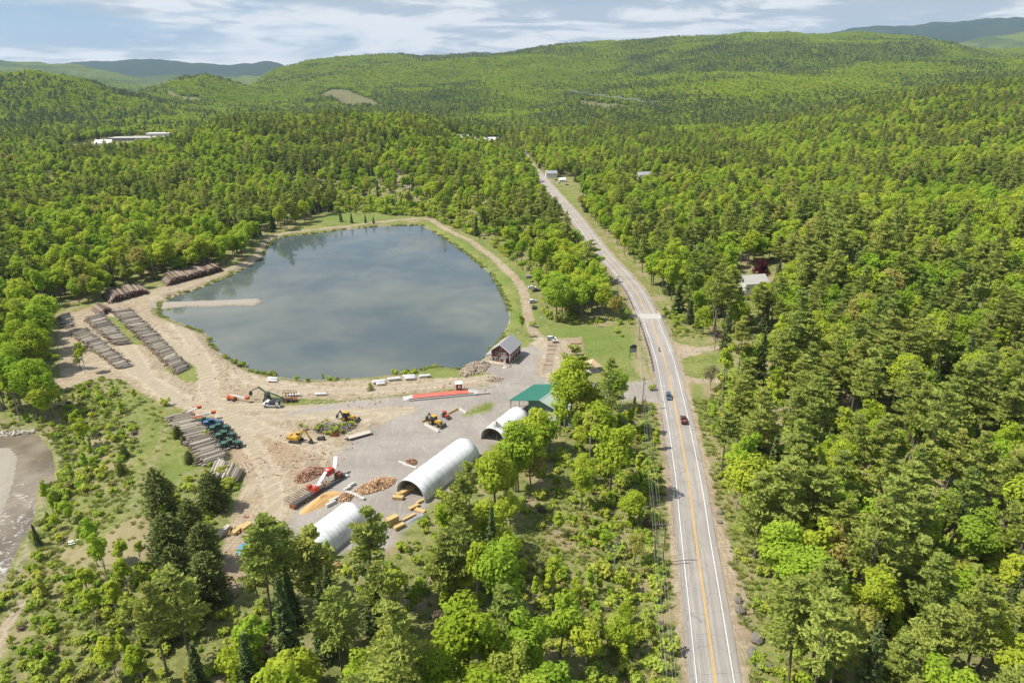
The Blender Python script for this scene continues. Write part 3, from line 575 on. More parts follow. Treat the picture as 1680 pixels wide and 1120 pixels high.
kind('broad', [(broad, dict(seed=s, Hh=h, W=w_, base=b, n=int(w_*w_*h*4.8), size=.39)) for s, h, w_, b in ((1,14,8.5,.22),(2,15,7.5,.28),(3,12,8,.2),(4,16,9,.25),(5,13,6,.3),(6,11,6.5,.18))], 'leaf')
kind('slim', [(broad, dict(seed=s, Hh=h, W=w_, base=b, n=1500, size=.42, lob=18)) for s, h, w_, b in ((11,13,4.2,.35),(12,15,4.6,.45),(13,11,3.6,.3))], 'leaf', 'bark_pale')
kind('pine', [(pine, dict(seed=s, Hh=h, W=w_, base=b, n=2700, size=.46)) for s, h, w_, b in ((21,19,7.5,.36),(22,17,6.5,.42),(23,20,8,.45),(24,15,6.5,.3),(25,18,7,.5))], 'needle')
kind('spruce', [(spruce, dict(seed=s, Hh=h, W=w_)) for s, h, w_ in ((31,14,5),(32,12,4.6),(33,16,5.2))], 'needle_dark')
kind('scots', [(spruce, dict(seed=s, Hh=h, W=w_, n=5200, size=.42, base=.03, shape=.5, droop=.05)) for s, h, w_ in ((41,11,8.5),(42,10,7.5),(43,12,9))], 'needle_blue')
kind('dead', [(bare, dict(seed=s, Hh=h)) for s, h in ((51,13),(52,11))], 'leaf', 'bark_pale')
kind('copper', [(broad, dict(seed=61, Hh=13, W=9, base=.15, n=2600, size=.5))], 'leaf_red')
kind('haze_tree', [(broad, dict(seed=62, Hh=12, W=6, base=.2, n=900, size=.3))], 'twig_brown', 'bark_pale')
kind('shrub', [(shrub, dict(seed=s, Hh=h, W=w_)) for s, h, w_ in ((71,2.2,3.2),(72,1.6,2.6),(73,2.8,3.4))], 'shrub', 'bark')
# sources for the uncountable forest, kept out of the scene and only instanced
def source(name, meshes):
    c = bpy.data.collections.new(name)
    for i, me in enumerate(meshes): c.objects.link(bpy.data.objects.new(f'{name}_{i:02d}', me))
    return c
def near_src(k): 
    out = []
    for i, (cr, tm, h) in enumerate(KINDS[k]): pass
    return out
S1 = []
for s, h, w_, b in ((1,14,8.5,.22),(2,15,7.5,.28),(3,12,8,.2),(4,16,9,.25)):
    lv, t = broad(s, h, w_, b, n=2200, size=.56); S1.append(joined('b', lv, t, M['leaf'], M['bark']))
for s, h, w_ in ((31,14,5),(32,12,4.6)):
    lv, t = spruce(s, h, w_, n=700, size=.8); S1.append(joined('s', lv, t, M['needle_dark'], M['bark']))
for s, h, w_, b in ((21,19,7.5,.36),(22,17,6.5,.42),(23,20,8,.45)):
    lv, t = pine(s, h, w_, b, n=1700, size=.68); S1.append(joined('p', lv, t, M['needle'], M['bark']))
for s, h, w_, b in ((5,13,6,.2),(6,10,6.5,.15)):
    lv, t = broad(s, h, w_, b, n=1400, size=.56); S1.append(joined('d', lv, t, M['leaf_dark'], M['bark']))
lv, t = broad(62, 12, 6, .2, 420, .5, 14); S1.append(joined('t', lv, t, M['twig_brown'], M['bark_pale']))
SRC1 = source('forest_source', S1)       # 0-3 broad, 4-5 spruce, 6-8 pine, 9-10 deep green, 11 bare twigs
# clumps of a dozen trees for the far slopes
def clump(seed, pc):
    r = np.random.default_rng(seed); V = []; T_ = []; mi = []
    pts = [(x, y) for x in (-10, -3.3, 3.3, 10) for y in (-10, -3.3, 3.3, 10)]
    for i, (x, y) in enumerate(pts):
        x += r.normal()*1.6; y += r.normal()*1.6
        if r.random() < pc: lv, _ = (spruce(seed*31+i, 13+4*r.random(), 4.6, n=90, size=1.5) if r.random() < .5 else pine(seed*31+i, 16+3*r.random(), 6, .3, n=100, size=1.8)); k = 1 if r.random() < .6 else 2
        else: lv, _ = broad(seed*31+i, 10+5*r.random(), 7+2.5*r.random(), .1, n=110, size=1.75, lob=8); k = 0
        V.append(lv+np.array([x, y, -.5])); T_.append(np.full(len(lv), r.random())); mi.append(np.full(len(lv)//4, k))
    v = np.concatenate(V); return npmesh('clump', v, np.arange(len(v)).reshape(-1, 4), mats=[M['leaf'], M['needle_dark'], M['needle']], mi=np.concatenate(mi), attrs={'tint': np.concatenate(T_)})
SRC2 = source('clump_source', [clump(s, pc) for s, pc in ((1,.05),(2,.1),(3,.3),(4,.45),(5,.75),(6,.9))])
SS = []
for s, h, w_ in ((71,2.2,3.2),(72,1.6,2.6),(73,2.8,3.4),(74,1.1,2.2)):
    lv, t = shrub(s, h, w_, n=170, size=.42); SS.append(joined('u', lv, t, M['shrub'], M['bark']))
lv, t = shrub(75, 1.5, 2.5, n=140, size=.35); SS.append(joined('u', lv, t, M['twig_brown'], M['bark']))
lv, t = shrub(76, 2.0, 2.6, n=170, size=.42); SS.append(joined('u', lv, t, M['leaf_dark'], M['bark']))
lv, t = broad(77, 5.5, 2.4, .12, n=420, size=.36, lob=10); SS.append(joined('u', lv, t, M['leaf'], M['bark']))
lv, t = shrub(78, 1.0, 2.0, n=120, size=.3); SS.append(joined('u', lv, t, M['tuft'], M['bark']))
SRC3 = source('shrub_source', SS)
def tuft(seed):
    r = np.random.default_rng(seed); n = 46; a = r.random(n)*6.283; q = r.random(n)**.6*.55; p = np.stack([np.cos(a)*q, np.sin(a)*q, .22+.12*r.random(n)], 1); d = np.stack([np.cos(a)*.5, np.sin(a)*.5, np.full(n, 1.0)], 1)+r.normal(size=(n, 3))*.2
    lv = diamonds(p, d, rdir(n, r), .5+.4*r.random(n), .1+.1*r.random(n)); return npmesh('tuft', lv, np.arange(len(lv)).reshape(-1, 4), mats=[M['tuft']], attrs={'tint': np.zeros(len(lv))})
SRC4 = source('tuft_source', [tuft(s) for s in range(3)])
def scatter(name, pts, src, idx, sc, rot=None):
    me = bpy.data.meshes.new(name); pts = np.asarray(pts, np.float32); me.vertices.add(len(pts)); me.vertices.foreach_set('co', pts.ravel())
    a = me.attributes.new('pi', 'INT', 'POINT'); a.data.foreach_set('value', np.asarray(idx, np.int32))
    a = me.attributes.new('sc', 'FLOAT_VECTOR', 'POINT'); a.data.foreach_set('vector', np.asarray(sc, np.float32).ravel())
    a = me.attributes.new('ro', 'FLOAT_VECTOR', 'POINT'); ro = np.zeros((len(pts), 3), np.float32) if rot is None else np.asarray(rot, np.float32)
    if rot is None: ro[:, 2] = rng.random(len(pts))*6.283
    a.data.foreach_set('vector', ro.ravel()); o = link(name, me)
    g = bpy.data.node_groups.new(name, 'GeometryNodeTree'); g.interface.new_socket('Geometry', in_out='INPUT', socket_type='NodeSocketGeometry'); g.interface.new_socket('Geometry', in_out='OUTPUT', socket_type='NodeSocketGeometry')
    N, L = g.nodes, g.links; gi = N.new('NodeGroupInput'); go = N.new('NodeGroupOutput'); ci = N.new('GeometryNodeCollectionInfo'); ci.inputs[0].default_value = src; ci.inputs[1].default_value = True; ci.inputs[2].default_value = True
    ip = N.new('GeometryNodeInstanceOnPoints'); ip.inputs['Pick Instance'].default_value = True
    def at(n, ty):
        q = N.new('GeometryNodeInputNamedAttribute'); q.data_type = ty; q.inputs[0].default_value = n; return q.outputs[0]
    e2r = N.new('FunctionNodeEulerToRotation'); L.new(at('ro', 'FLOAT_VECTOR'), e2r.inputs[0])
    mp = N.new('GeometryNodeMeshToPoints'); L.new(gi.outputs[0], mp.inputs[0])
    L.new(mp.outputs[0], ip.inputs['Points']); L.new(ci.outputs[0], ip.inputs['Instance']); L.new(at('pi', 'INT'), ip.inputs['Instance Index']); L.new(e2r.outputs[0], ip.inputs['Rotation']); L.new(at('sc', 'FLOAT_VECTOR'), ip.inputs['Scale'])
    L.new(ip.outputs[0], go.inputs[0]); md = o.modifiers.new('scatter', 'NODES'); md.node_group = g
    return tag(o, kind='stuff')
# where trees may not stand
BRUSH = [PL([(1000,690),(1050,660),(1104,664),(1118,760),(1135,900),(1160,1120),(1190,1350),(1075,1350),(1040,1150),(950,1085),(840,1040),(815,1000),(845,900),(865,850),(905,800),(975,770),(1000,730),(1010,700)]),
         PL([(60,830),(110,800),(60,700),(110,680),(200,640),(225,700),(215,760),(225,800),(190,850),(100,905),(120,925),(260,925),(262,985),(240,1060),(230,1200),(200,1400),(-400,1400),(-200,1100),(30,960),(60,900)]),
         PL([(585,350),(610,320),(700,315),(800,330),(880,350),(905,385),(885,440),(870,470),(790,395),(740,372),(700,356)]),
         PL([(110,620),(220,618),(250,640),(200,665),(110,690),(85,660)]),
         PL([(470,300),(600,300),(700,320),(640,345),(560,350),(500,330)])]
STRIPS = PL([(700,985),(725,915),(790,855),(855,806),(905,775),(950,738),(988,704),(992,730),(950,775),(890,800),(850,850),(830,900),(790,985),(740,1030)])
EDGE = PL([(380,985),(410,930),(440,965),(560,985),(640,980),(700,968),(760,850),(900,700),(1000,655),(600,700),(400,800)])
LOGS_AREA = [PL([(90,500),(150,498),(300,450),(380,435),(400,450),(330,620),(230,620),(110,620)]), PL([(240,650),(340,670),(420,780),(400,800),(290,800),(260,700)])]
HOUSES = [GP([(98,240),(190,225),(285,218),(288,236),(190,255),(100,257)]), PL([(1205,455),(1262,455),(1268,526),(1206,526)]), PL([(880,290),(935,290),(960,330),(920,330)]), PL([(1035,293),(1080,293),(1080,305),(1035,305)]), PL([(1300,195),(1345,195),(1345,205),(1300,205)]), PL([(735,232),(815,228),(845,240),(740,246)])]
CLUMP = PL([(250,690),(345,765),(420,790),(425,960),(385,1050),(250,1075),(255,880),(225,850)])
JUNC = PL([(1095,552),(1150,557),(1235,566),(1238,600),(1188,622),(1160,655),(1138,655),(1118,632)])
CLEAR = [CLUMP, JUNC, PL([(-40,1060),(55,800),(120,740),(125,900),(70,1010)])]+DIRT+PAVED+GRASS+DRY+LOGS_AREA+HOUSES+[EDGE]
ROCKCUT = PL([(1160,850),(1180,850),(1245,1030),(1268,1120),(1300,1250),(1220,1250)])
def tree_ok(x, y, buf=2.5):
    ok = np.ones(x.shape, bool)
    ok &= sdist(POND, x, y) < -8
    for p in CLEAR+[RIVER]:
        x0, y0 = p.min(0)-9; x1, y1 = p.max(0)+9; k = (x > x0) & (x < x1) & (y > y0) & (y < y1)
        if k.any(): ok[k] &= sdist(p, x[k], y[k]) < -buf
    for bi, p in enumerate(BRUSH):
        x0, y0 = p.min(0)-9; x1, y1 = p.max(0)+9; k = (x > x0) & (x < x1) & (y > y0) & (y < y1)
        if k.any(): ok[k] &= (sdist(p, x[k], y[k]) < -.5) | ((rng.random(k.sum()) < .22) & (bi in (2, 4)))
    for l, w_ in ((T_BACK, 5), (T_LEFT, 5), (T_DRIVE, 4.5), (T_DRIVE2, 4.5)): ok &= rdist(l, w_, x, y) < 0
    rw = np.interp(y, [100, 200, 300, 600, 1080], [9.3, 9.3, 11, 12, 4]); rl = np.interp(y, [100, 250, 350, 600, 1080], [11, 13, 18, 19, 4]); rw = np.where(x < np.interp(y, ROAD[:, 1], ROAD[:, 0]), rl, rw); ok &= rdist(ROAD, 0, x, y) < -rw
    return ok
def grid(x0, x1, y0, y1, s, jit=.38):
    a, b = np.meshgrid(np.arange(x0, x1, s), np.arange(y0, y1, s)); a = a.ravel()+rng.normal(size=a.size)*s*jit; b = b.ravel()+rng.normal(size=b.size)*s*jit; return a, b
def infrustum(x, y, z, m=120): 
    px, py = topx(x, y, z); return (px > -m) & (px < 1680+m) & (py < 1120+m*1.4) & (y > 60)
def conif(x, y):                         # share of conifers
    f = fbm(x, y, 130, 21)*.6+fbm(x, y, 600, 22)*.4; p = np.clip((f-.49)*4.5, .05, .8)
    g2 = fbm(x, y, 900, 41, 5)*.55+fbm(x, y, 260, 43, 4)*.45; p = np.where(y > 1300, np.clip((g2-.52)*8, .06, .92)*.75+p*.25, p)
    p = np.where((y > 1550) & (y < 2450) & (x < -380), np.clip(.3+(fbm(x, y, 200, 49, 4)-.42)*3, .1, .95), p)
    rx = np.interp(y, ROAD[:, 1], ROAD[:, 0]); right = (x > rx)
    p = np.where(right & (y < 190), np.maximum(p, .66), p); p = np.where(right & (y >= 190) & (y < 330), np.maximum(p*.9, .42), p); g3 = fbm(x, y, 55, 47, 3); p = np.where((y > 330) & (y < 1500), np.clip(p*.4+(g3-.46)*2.4, .07, .75), p)
    p = np.where((x < -10) & (y < 165) & (x > -75), np.maximum(p, .6), p); p = np.where((x < 40) & (x > -60) & (y > 480) & (y < 600), .8, p); return p
tx, ty = grid(-420, 480, 70, 480, 8.0)
k = tree_ok(tx, ty); tx, ty = tx[k], ty[k]; tz = H(tx, ty); k = infrustum(tx, ty, tz+10, 200); tx, ty, tz = tx[k], ty[k], tz[k]
# the fill of the wooded strip beside the white halls
TREES = []                               # kind, x, y, z, height scale, label, group
def put(kd, px, py, h, label=None, group=None, cat='tree'):
    x, y, z = G(px, py); TREES.append((kd, x, y, z, h, label, group))
pc = conif(tx, ty); r1 = rng.random(len(tx)); r2 = rng.random(len(tx)); dd = np.hypot(np.hypot(tx, ty), CZ)
order = np.argsort(dd); nC = nB = 0; rest = []
rxs = np.interp(ty, ROAD[:, 1], ROAD[:, 0])
for i in order:
    con = r1[i] < pc[i]; x, y, z = tx[i], ty[i], tz[i]; reg = 'right of the highway' if x > rxs[i] else ('below the yard' if y < 200 and x > -100 else ('left of the log yard' if x < -100 else 'between the pond and the highway'))
    kd = ('spruce' if r2[i] < .18 else 'pine') if con else ('slim' if r2[i] < .22 else 'broad')
    if (con and nC < 235) or (not con and nB < 225):
        if con: nC += 1
        else: nB += 1
        lab = {'pine': 'feathery white pine in the woods ', 'spruce': 'dark narrow spruce in the woods ', 'slim': 'slender pale-stemmed leafy tree in the woods ', 'broad': 'round bright green leafy tree in the woods '}[kd]+reg
        TREES.append((kd, x, y, z, 1.05+.5*rng.random(), lab, lab.split(' in the')[0]+'s '+reg))
    else: rest.append((x, y, z, con, r2[i]))
# single trees traced from the photograph: kind, foot, height factor, label
for q in [
 ('broad',1003,672,1.25,'tall leafy tree standing on two dark stems beside the paved entrance'),
 ('broad',966,696,.78,'rusty-green budding tree close to the green-roofed building'),
 ('broad',948,724,.65,'leafy tree hiding the right corner of the green-roofed building'),
 ('broad',978,722,1.1,'broad leafy tree below the two-stemmed tree at the entrance'),
 ('broad',893,752,.62,'dense leafy tree right below the green-roofed building'),
 ('broad',862,768,.7,'leafy tree reaching over the farthest white arched hall'),
 ('broad',1000,812,1.5,'large round maple standing alone in the brushy clearing'),
 ('broad',846,806,1.15,'leafy tree half way along the middle white arched hall'),
 ('pine',771,838,.75,'small thin pine in front of the middle white arched hall'),
 ('broad',812,842,1.0,'leafy tree behind the small thin pine of the white hall'),
 ('broad',740,915,1.1,'yellow-green tree at the open mouth of the middle hall'),
 ('broad',796,905,1.2,'full leafy tree between the middle hall and the clearing'),
 ('broad',738,975,1.05,'leafy tree below the lumber rows at the yard edge'),
 ('broad',830,960,.9,'leafy tree at the upper left of the brushy clearing'),
 ('haze_tree',815,722,.6,'brownish budding tree at the mouth of the farthest hall'),
 ('pine',609,985,.95,'slim pine with a long bare stem right of the near white hall'),
 ('pine',527,1005,.95,'ragged pine standing in front of the near white arched hall'),
 ('pine',478,985,.85,'bushy pine left of the near white arched hall'),
 ('pine',425,990,.85,'pine rising beside the blue tarpaulin'),
 ('slim',652,1010,1.05,'thin sparse young tree right of the long bare pine stem'),
 ('dead',506,1118,1.0,'dead grey bare-branched tree at the bottom of the woods'),
 ('dead',1006,935,.95,'tall dead grey stem standing in the clearing brush'),
 ('dead',1212,1010,.9,'dead bare tree at the edge of the pines by the highway'),
 ('broad',1040,925,.6,'small tree in the brush beside the paired utility poles'),
 ('broad',1035,860,.75,'leafy tree close to the wires in the roadside brush'),
 ('broad',1018,1075,.7,'small round tree low in the brush left of the highway'),
 ('broad',940,1070,.65,'low spreading bright tree in the middle of the clearing'),
 ('broad',870,1120,.8,'bright green tree at the bottom of the clearing'),
 ('slim',1022,760,.8,'slender tree between the big maple and the highway'),
 ('scots',272,848,1.05,'topmost dark rounded pine beside the grass field'),
 ('scots',352,835,1.0,'dark rounded pine touching the big log pile'),
 ('scots',318,880,1.0,'dark pine in the middle of the dense clump'),
 ('scots',282,912,1.0,'dark pine on the grass side of the dense clump'),
 ('scots',335,930,1.05,'dark pine on the yard side of the dense clump'),
 ('scots',300,968,1.1,'dark pine low in the dense clump near its shadow'),
 ('scots',290,1030,1.1,'lowest dark rounded pine of the dense clump'),
 ('scots',345,985,.95,'dark pine at the lower right of the dense clump'),
 ('scots',292,718,.4,'round dark bush-like pine at the top edge of the long log row'),
 ('scots',302,728,.28,'smaller round pine next to the log row'),
 ('scots',311,760,.38,'round dark young pine near the lower end of the log row'),
 ('scots',205,750,.35,'small dark young pine on the left edge of the grass field'),
 ('scots',200,778,.35,'second small dark young pine left of the grass field'),
 ('spruce',64,895,.5,'small dark spruce leaning over the river rapids'),
 ('slim',857,553,.72,'lone dense tree by the track above the brown building'),
 ('haze_tree',1172,575,1.05,'greyish larch beside the side road'),
 ('spruce',1190,575,1.15,'green spruce next to the greyish larch'),
 ('haze_tree',1165,640,1.0,'brownish larch below the grass island'),
 ('copper',1243,470,1.15,'dark red copper beech behind the pale roofed house'),
 ('spruce',560,364,.75,'first dark spruce on the far pond shore'),('spruce',577,366,.6,'second dark spruce on the far pond shore'),
 ('pine',584,352,.55,'taller pine behind the far pond shore'),('spruce',600,366,.5,'third dark spruce on the far pond shore'),('spruce',613,366,.45,'small rounded spruce on the far pond shore'),
 ('spruce',646,343,.8,'dark spruce right of the small back pool'),('spruce',621,335,.95,'large dark spruce behind the small back pool'),('spruce',688,352,.5,'lone small spruce near the far track corner'),
 ('spruce',597,325,.75,'dark spruce left of the small back pool'),
 ('slim',222,660,.5,'small leafy tree at the head of the grass field'),
 ('broad',92,868,.4,'leafy tree over the river bend'),('broad',116,858,.42,'leafy tree next to the river bend tree'),('broad',140,735,.7,'tree in the scrub by the river'),('slim',130,720,.7,'upright tree in the scrub by the river'),
 ('slim',140,612,.85,'thin pine-like tree at the left log rows'),('pine',132,605,.6,'small pine standing between the left log rows'),
 ('slim',160,930,.8,'bright poplar left below the dry field'),('slim',178,960,.85,'second bright poplar below the dry field'),('slim',205,935,.7,'young poplar just under the dry field'),('slim',232,930,.6,'narrow young poplar near the dense dark clump'),
 ('slim',195,1010,.9,'bright poplar in the lower left stand'),('slim',160,1040,.9,'leftmost bright poplar in the lower left stand'),('slim',230,1060,.95,'bright poplar left of the lowest dark pine'),('slim',190,1110,1.0,'bright poplar at the lower left edge'),('slim',240,1130,1.0,'bright poplar at the bottom left of the woods'),('slim',150,1000,.8,'short bright poplar over the scrub'),('slim',215,985,.8,'bright poplar in the middle of the stand')]:
    put(q[0], q[1], q[2], q[3]*(1.15 if q[0] in ('pine', 'scots', 'broad', 'slim') and q[2] > 690 and q[3] > .6 else 1), q[4])
sx_, sy_ = grid(-60, 60, 90, 260, 8.3); k = (sdist(STRIPS, sx_, sy_) > 1.0); sx_, sy_ = sx_[k], sy_[k]
for x, y in zip(sx_, sy_):
    if min((x-t[1])**2+(y-t[2])**2 for t in TREES[-120:]) > 16:
        kd = 'broad' if rng.random() < .8 else 'slim'; TREES.append((kd, x, y, hz(x, y), .8+.35*rng.random(), 'leafy tree filling the wooded strip along the white arched halls', 'leafy trees in the strip along the halls'))
bx_, by_ = grid(-20, 60, 90, 260, 7.2, .45); k = (sdist(BRUSH[0], bx_, by_) > 2) & (rdist(ROAD, 13, bx_, by_) < 0) & (rng.random(len(bx_)) < .6)
for x, y in zip(bx_[k], by_[k]):
    if min((x-t[1])**2+(y-t[2])**2 for t in TREES) > 20: TREES.append(('slim' if rng.random() < .6 else 'broad', x, y, hz(x, y), .4+.5*rng.random(), 'young leafy tree growing in the brushy clearing left of the highway', 'young trees in the brushy clearing'))
NM = {'broad': 'leafy_tree', 'slim': 'slender_tree', 'pine': 'pine_tree', 'spruce': 'spruce_tree', 'scots': 'dark_pine_tree', 'dead': 'dead_tree', 'copper': 'copper_beech_tree', 'haze_tree': 'larch_tree', 'shrub': 'shrub'}
def plant(kd, x, y, z, s, label, group, cat='tree'):
    v = KINDS[kd][rng.integers(0, len(KINDS[kd]))]; o = thing(NM[kd], label, cat, (x, y, z), rng.random()*6.283, group); o.scale = (s*(.88+.24*rng.random()),)*2+(s*(.88+.26*rng.random()),); o.rotation_euler[0] = rng.normal()*.03; o.rotation_euler[1] = rng.normal()*.03
    if v[0]: link('crown' if kd != 'shrub' else 'foliage', v[0], o)
    link('trunk' if kd != 'shrub' else 'stems', v[1], o)
    return o
for t in TREES: plant(t[0], t[1], t[2], t[3], t[4], t[5], t[6])
# remaining near trees + everything to 1.4 km, as one uncountable wood
rest = np.array(rest) if rest else np.zeros((0, 5))
mx_, my_ = grid(-1250, 1250, 480, 1450, 7.8); k = tree_ok(mx_, my_, 3); mx_, my_ = mx_[k], my_[k]; mz = H(mx_, my_); k = infrustum(mx_, my_, mz+10, 330); mx_, my_, mz = mx_[k], my_[k], mz[k]
ax_ = np.concatenate([rest[:, 0], mx_]); ay_ = np.concatenate([rest[:, 1], my_]); az_ = np.concatenate([rest[:, 2], mz])
con = rng.random(len(ax_)) < conif(ax_, ay_); con[:len(rest)] = rest[:, 3] > .5; r2 = rng.random(len(ax_))
idx = np.where(con, np.where(r2 < .4, 4+(r2*97).astype(int) % 2, 6+(r2*97).astype(int) % 3), np.where(r2 < .16, 9+(r2*97).astype(int) % 2, np.where(r2 > .97, 11, (r2*97).astype(int) % 4)))
s = .85+.5*rng.random(len(ax_)); s[:len(rest)] *= 1.12; sc = np.stack([s*(1+.15*rng.normal(size=len(s)).clip(-1.5, 1.5)), s, s*np.where(con, 1.0, .95)*(1+.14*rng.normal(size=len(s)).clip(-1.5, 2))], 1); sc[:, 1] = sc[:, 0]
scatter('forest', np.stack([ax_, ay_, az_-.2], 1), SRC1, idx, sc)
# far slopes
fx_, fy_ = grid(-4600, 4600, 1450, 5600, 27, .12); k = np.abs(fx_) < fy_*1.05+100; fx_, fy_ = fx_[k], fy_[k]; fz_ = H(fx_, fy_); k = infrustum(fx_, fy_, fz_+10, 260)
for p in DRY[1:]:
    k &= sdist(p, fx_, fy_) < -8
fx_, fy_, fz_ = fx_[k], fy_[k], fz_[k]
c = conif(fx_, fy_)+.15*rng.normal(size=len(fx_)); idx = np.clip((c*6).astype(int), 0, 5); s = 1.0+.35*rng.random(len(fx_))
gxx = (H(fx_+8, fy_)-H(fx_-8, fy_))/16; gyy = (H(fx_, fy_+8)-H(fx_, fy_-8))/16
rot = np.stack([np.arctan(gyy), -np.arctan(gxx), np.zeros(len(fx_))], 1)
scatter('far_forest', np.stack([fx_, fy_, fz_-.5], 1), SRC2, idx, np.stack([s, s, s*(.85+.3*rng.random(len(s)))], 1), rot)
print('instances', len(ax_), len(fx_), 'trees', len(TREES))
# undergrowth: brush in the clearings and under the near woods
ux, uy = grid(-330, 330, 70, 640, 2.3, .45); u2, v2 = grid(-330, 200, 640, 1000, 4.5, .4); ux = np.concatenate([ux, u2]); uy = np.concatenate([uy, v2]); uz = H(ux, uy); k = infrustum(ux, uy, uz, 40); ux, uy, uz = ux[k], uy[k], uz[k]
inb = np.zeros(ux.shape, bool)
for p in BRUSH: inb |= sdist(p, ux, uy) > 0
bad = np.zeros(ux.shape, bool)
for p in [JUNC]+DIRT[:5]+PAVED+GRASS[:9]+[DRY[0]]+LOGS_AREA[:1]+[POND, RIVER]: bad |= sdist(p, ux, uy) > -1.0
bad |= rdist(ROAD, 8.3, ux, uy) > 0; bad |= rdist(T_BACK, 3.5, ux, uy) > 0; bad |= rdist(T_DRIVE, 3.5, ux, uy) > 0; bad |= rdist(T_LEFT, 3.5, ux, uy) > 0
dens = fbm(ux, uy, 16, 31, 3); bad |= (uy > 330) & ~inb; rxu = np.interp(uy, ROAD[:, 1], ROAD[:, 0]); inb |= (ux > rxu+7.5) & (ux < rxu+24) & (uy < 240); lush = (ux > 0); bad |= (uy > 380) & (rng.random(len(ux)) < .6); keep = ~bad & np.where(inb, dens > .33, (rng.random(len(ux)) < .6)&(dens > .42)); ux, uy, uz, dens = ux[keep], uy[keep], uz[keep], dens[keep]
lush = (ux > np.interp(uy, ROAD[:, 1], ROAD[:, 0])+16) & (uy < 280); r = rng.random(len(ux)); idx = np.where(r < .04, 4, np.where(r < .2, 5, np.where(r < .26, 6, np.where(r < .42, 7, (r*53).astype(int) % 4)))); s = (.4+1.0*rng.random(len(ux))**1.7)*(.8+1.2*(dens-.33))*np.interp(uy, [300, 500, 800], [1, 1.8, 2.6])
s = np.where(lush, s*1.7, s*.92)
scatter('undergrowth', np.stack([ux, uy, uz-.1], 1), SRC3, idx, np.stack([s, s, s], 1))

# tall grass tufts between the bushes and along the shores
gx_, gy_ = grid(-230, 120, 90, 300, 1.25, .5); k = infrustum(gx_, gy_, np.zeros(gx_.shape), 20); gx_, gy_ = gx_[k], gy_[k]
inb = np.zeros(gx_.shape, bool)
for p in BRUSH[:2]+[BRUSH[3], GRASS[8], DRY[0]]: inb |= sdist(p, gx_, gy_) > 0
rxu = np.interp(gy_, ROAD[:, 1], ROAD[:, 0]); inb |= (gx_ > rxu+6.5) & (gx_ < rxu+22); inb &= (rdist(ROAD, 6.8, gx_, gy_) < 0) & (sdist(RIVER, gx_, gy_) < -1)
for p in [JUNC]+PAVED+DIRT[:1]: inb &= sdist(p, gx_, gy_) < 0
inb &= rng.random(len(gx_)) < np.where((sdist(GRASS[8], gx_, gy_) > 0) | (sdist(DRY[0], gx_, gy_) > 0), .18, .8)*np.clip(fbm(gx_, gy_, 9, 61, 3)*3-.8, 0, 1)
gx_, gy_ = gx_[inb], gy_[inb]; s = .5+.9*rng.random(len(gx_))
sh = []
for poly, z in ((POND, WZ), (RIVER, RZ)):
    q = dense(np.vstack([poly, poly[:1]]), .9); q = q[(q[:, 1] < 640) & (q[:, 1] > 90)]; k = vnoise(q[:, 0], q[:, 1], 12, 5) > .38; q = q[k]+rng.normal(size=(k.sum(), 2))*.9; sh.append(q[sdist(poly, q[:, 0], q[:, 1]) < .5])
sh = np.concatenate(sh); gx_ = np.concatenate([gx_, sh[:, 0]]); gy_ = np.concatenate([gy_, sh[:, 1]]); s = np.concatenate([s, .8+1.2*rng.random(len(sh))])
scatter('tall_grass', np.stack([gx_, gy_, H(gx_, gy_)-.03], 1), SRC4, rng.integers(0, 3, len(gx_)), np.stack([s, s, s], 1)); print('tufts', len(gx_))
# ------------------------------------------------------------------ materials for the made things
def MM(n, c, r=.6, m=0, v=.1, s=1.5, d=0.0): M[n] = mat(n, c, r, m, v, s, .4, d)
MM('white_fabric', (.70,.71,.71), .55, d=.38, v=.08, s=.55); MM('green_roof', (.025,.15,.105), .4, v=.12, s=.5); MM('green_wall', (.16,.25,.20), .6); MM('green_pale', (.30,.36,.31), .6, v=.06)
MM('brown_siding', (.14,.045,.03), .8, v=.2); MM('grey_roof', (.30,.30,.31), .6, v=.1); MM('trim', (.62,.60,.56), .7); MM('glass', (.03,.04,.05), .12); MM('deck_wood', (.40,.33,.25), .8)
MM('concrete', (.50,.48,.44), .9, v=.15, d=.4); MM('steel_dark', (.055,.055,.06), .6, v=.2, d=.3); MM('tyre', (.02,.02,.021), .9); MM('rim', (.35,.35,.34), .5); MM('cat_yellow', (.50,.30,.045), .5, v=.25, d=.6); MM('orange', (.50,.12,.035), .5, v=.25, d=.5)
MM('red_paint', (.42,.045,.025), .5, v=.25, d=.45); MM('scale_red', (.55,.12,.085), .7, v=.15, s=.6, d=.25); MM('machine_green', (.025,.11,.075), .55, v=.25, d=.5); MM('machine_blue', (.04,.12,.25), .5, v=.2, d=.4); MM('white_paint', (.70,.70,.70), .4, d=.15); MM('rust', (.20,.07,.035), .8)
MM('lumber', (.50,.36,.15), .8, v=.2, s=3); MM('lumber_grey', (.42,.38,.31), .85, v=.2, s=3); MM('log_bark', (.24,.205,.18), .95, v=.3, s=2.5); MM('log_end', (.50,.37,.24), .9, v=.2); MM('log_dark', (.15,.10,.09), .95, v=.35, s=2.5); MM('log_end_red', (.22,.12,.09), .9, v=.3)
MM('split_wood', (.56,.36,.20), .9, v=.35, s=4); MM('split_red', (.42,.22,.13), .9, v=.35, s=4); MM('sawdust', (.55,.34,.14), .98, v=.12, s=2); MM('tarp_blue', (.06,.25,.46), .5, v=.3, s=1.2); MM('rock', (.17,.155,.13), .95, v=.3, s=1.2); MM('rock_pale', (.34,.28,.21), .95, v=.25, s=1.5)
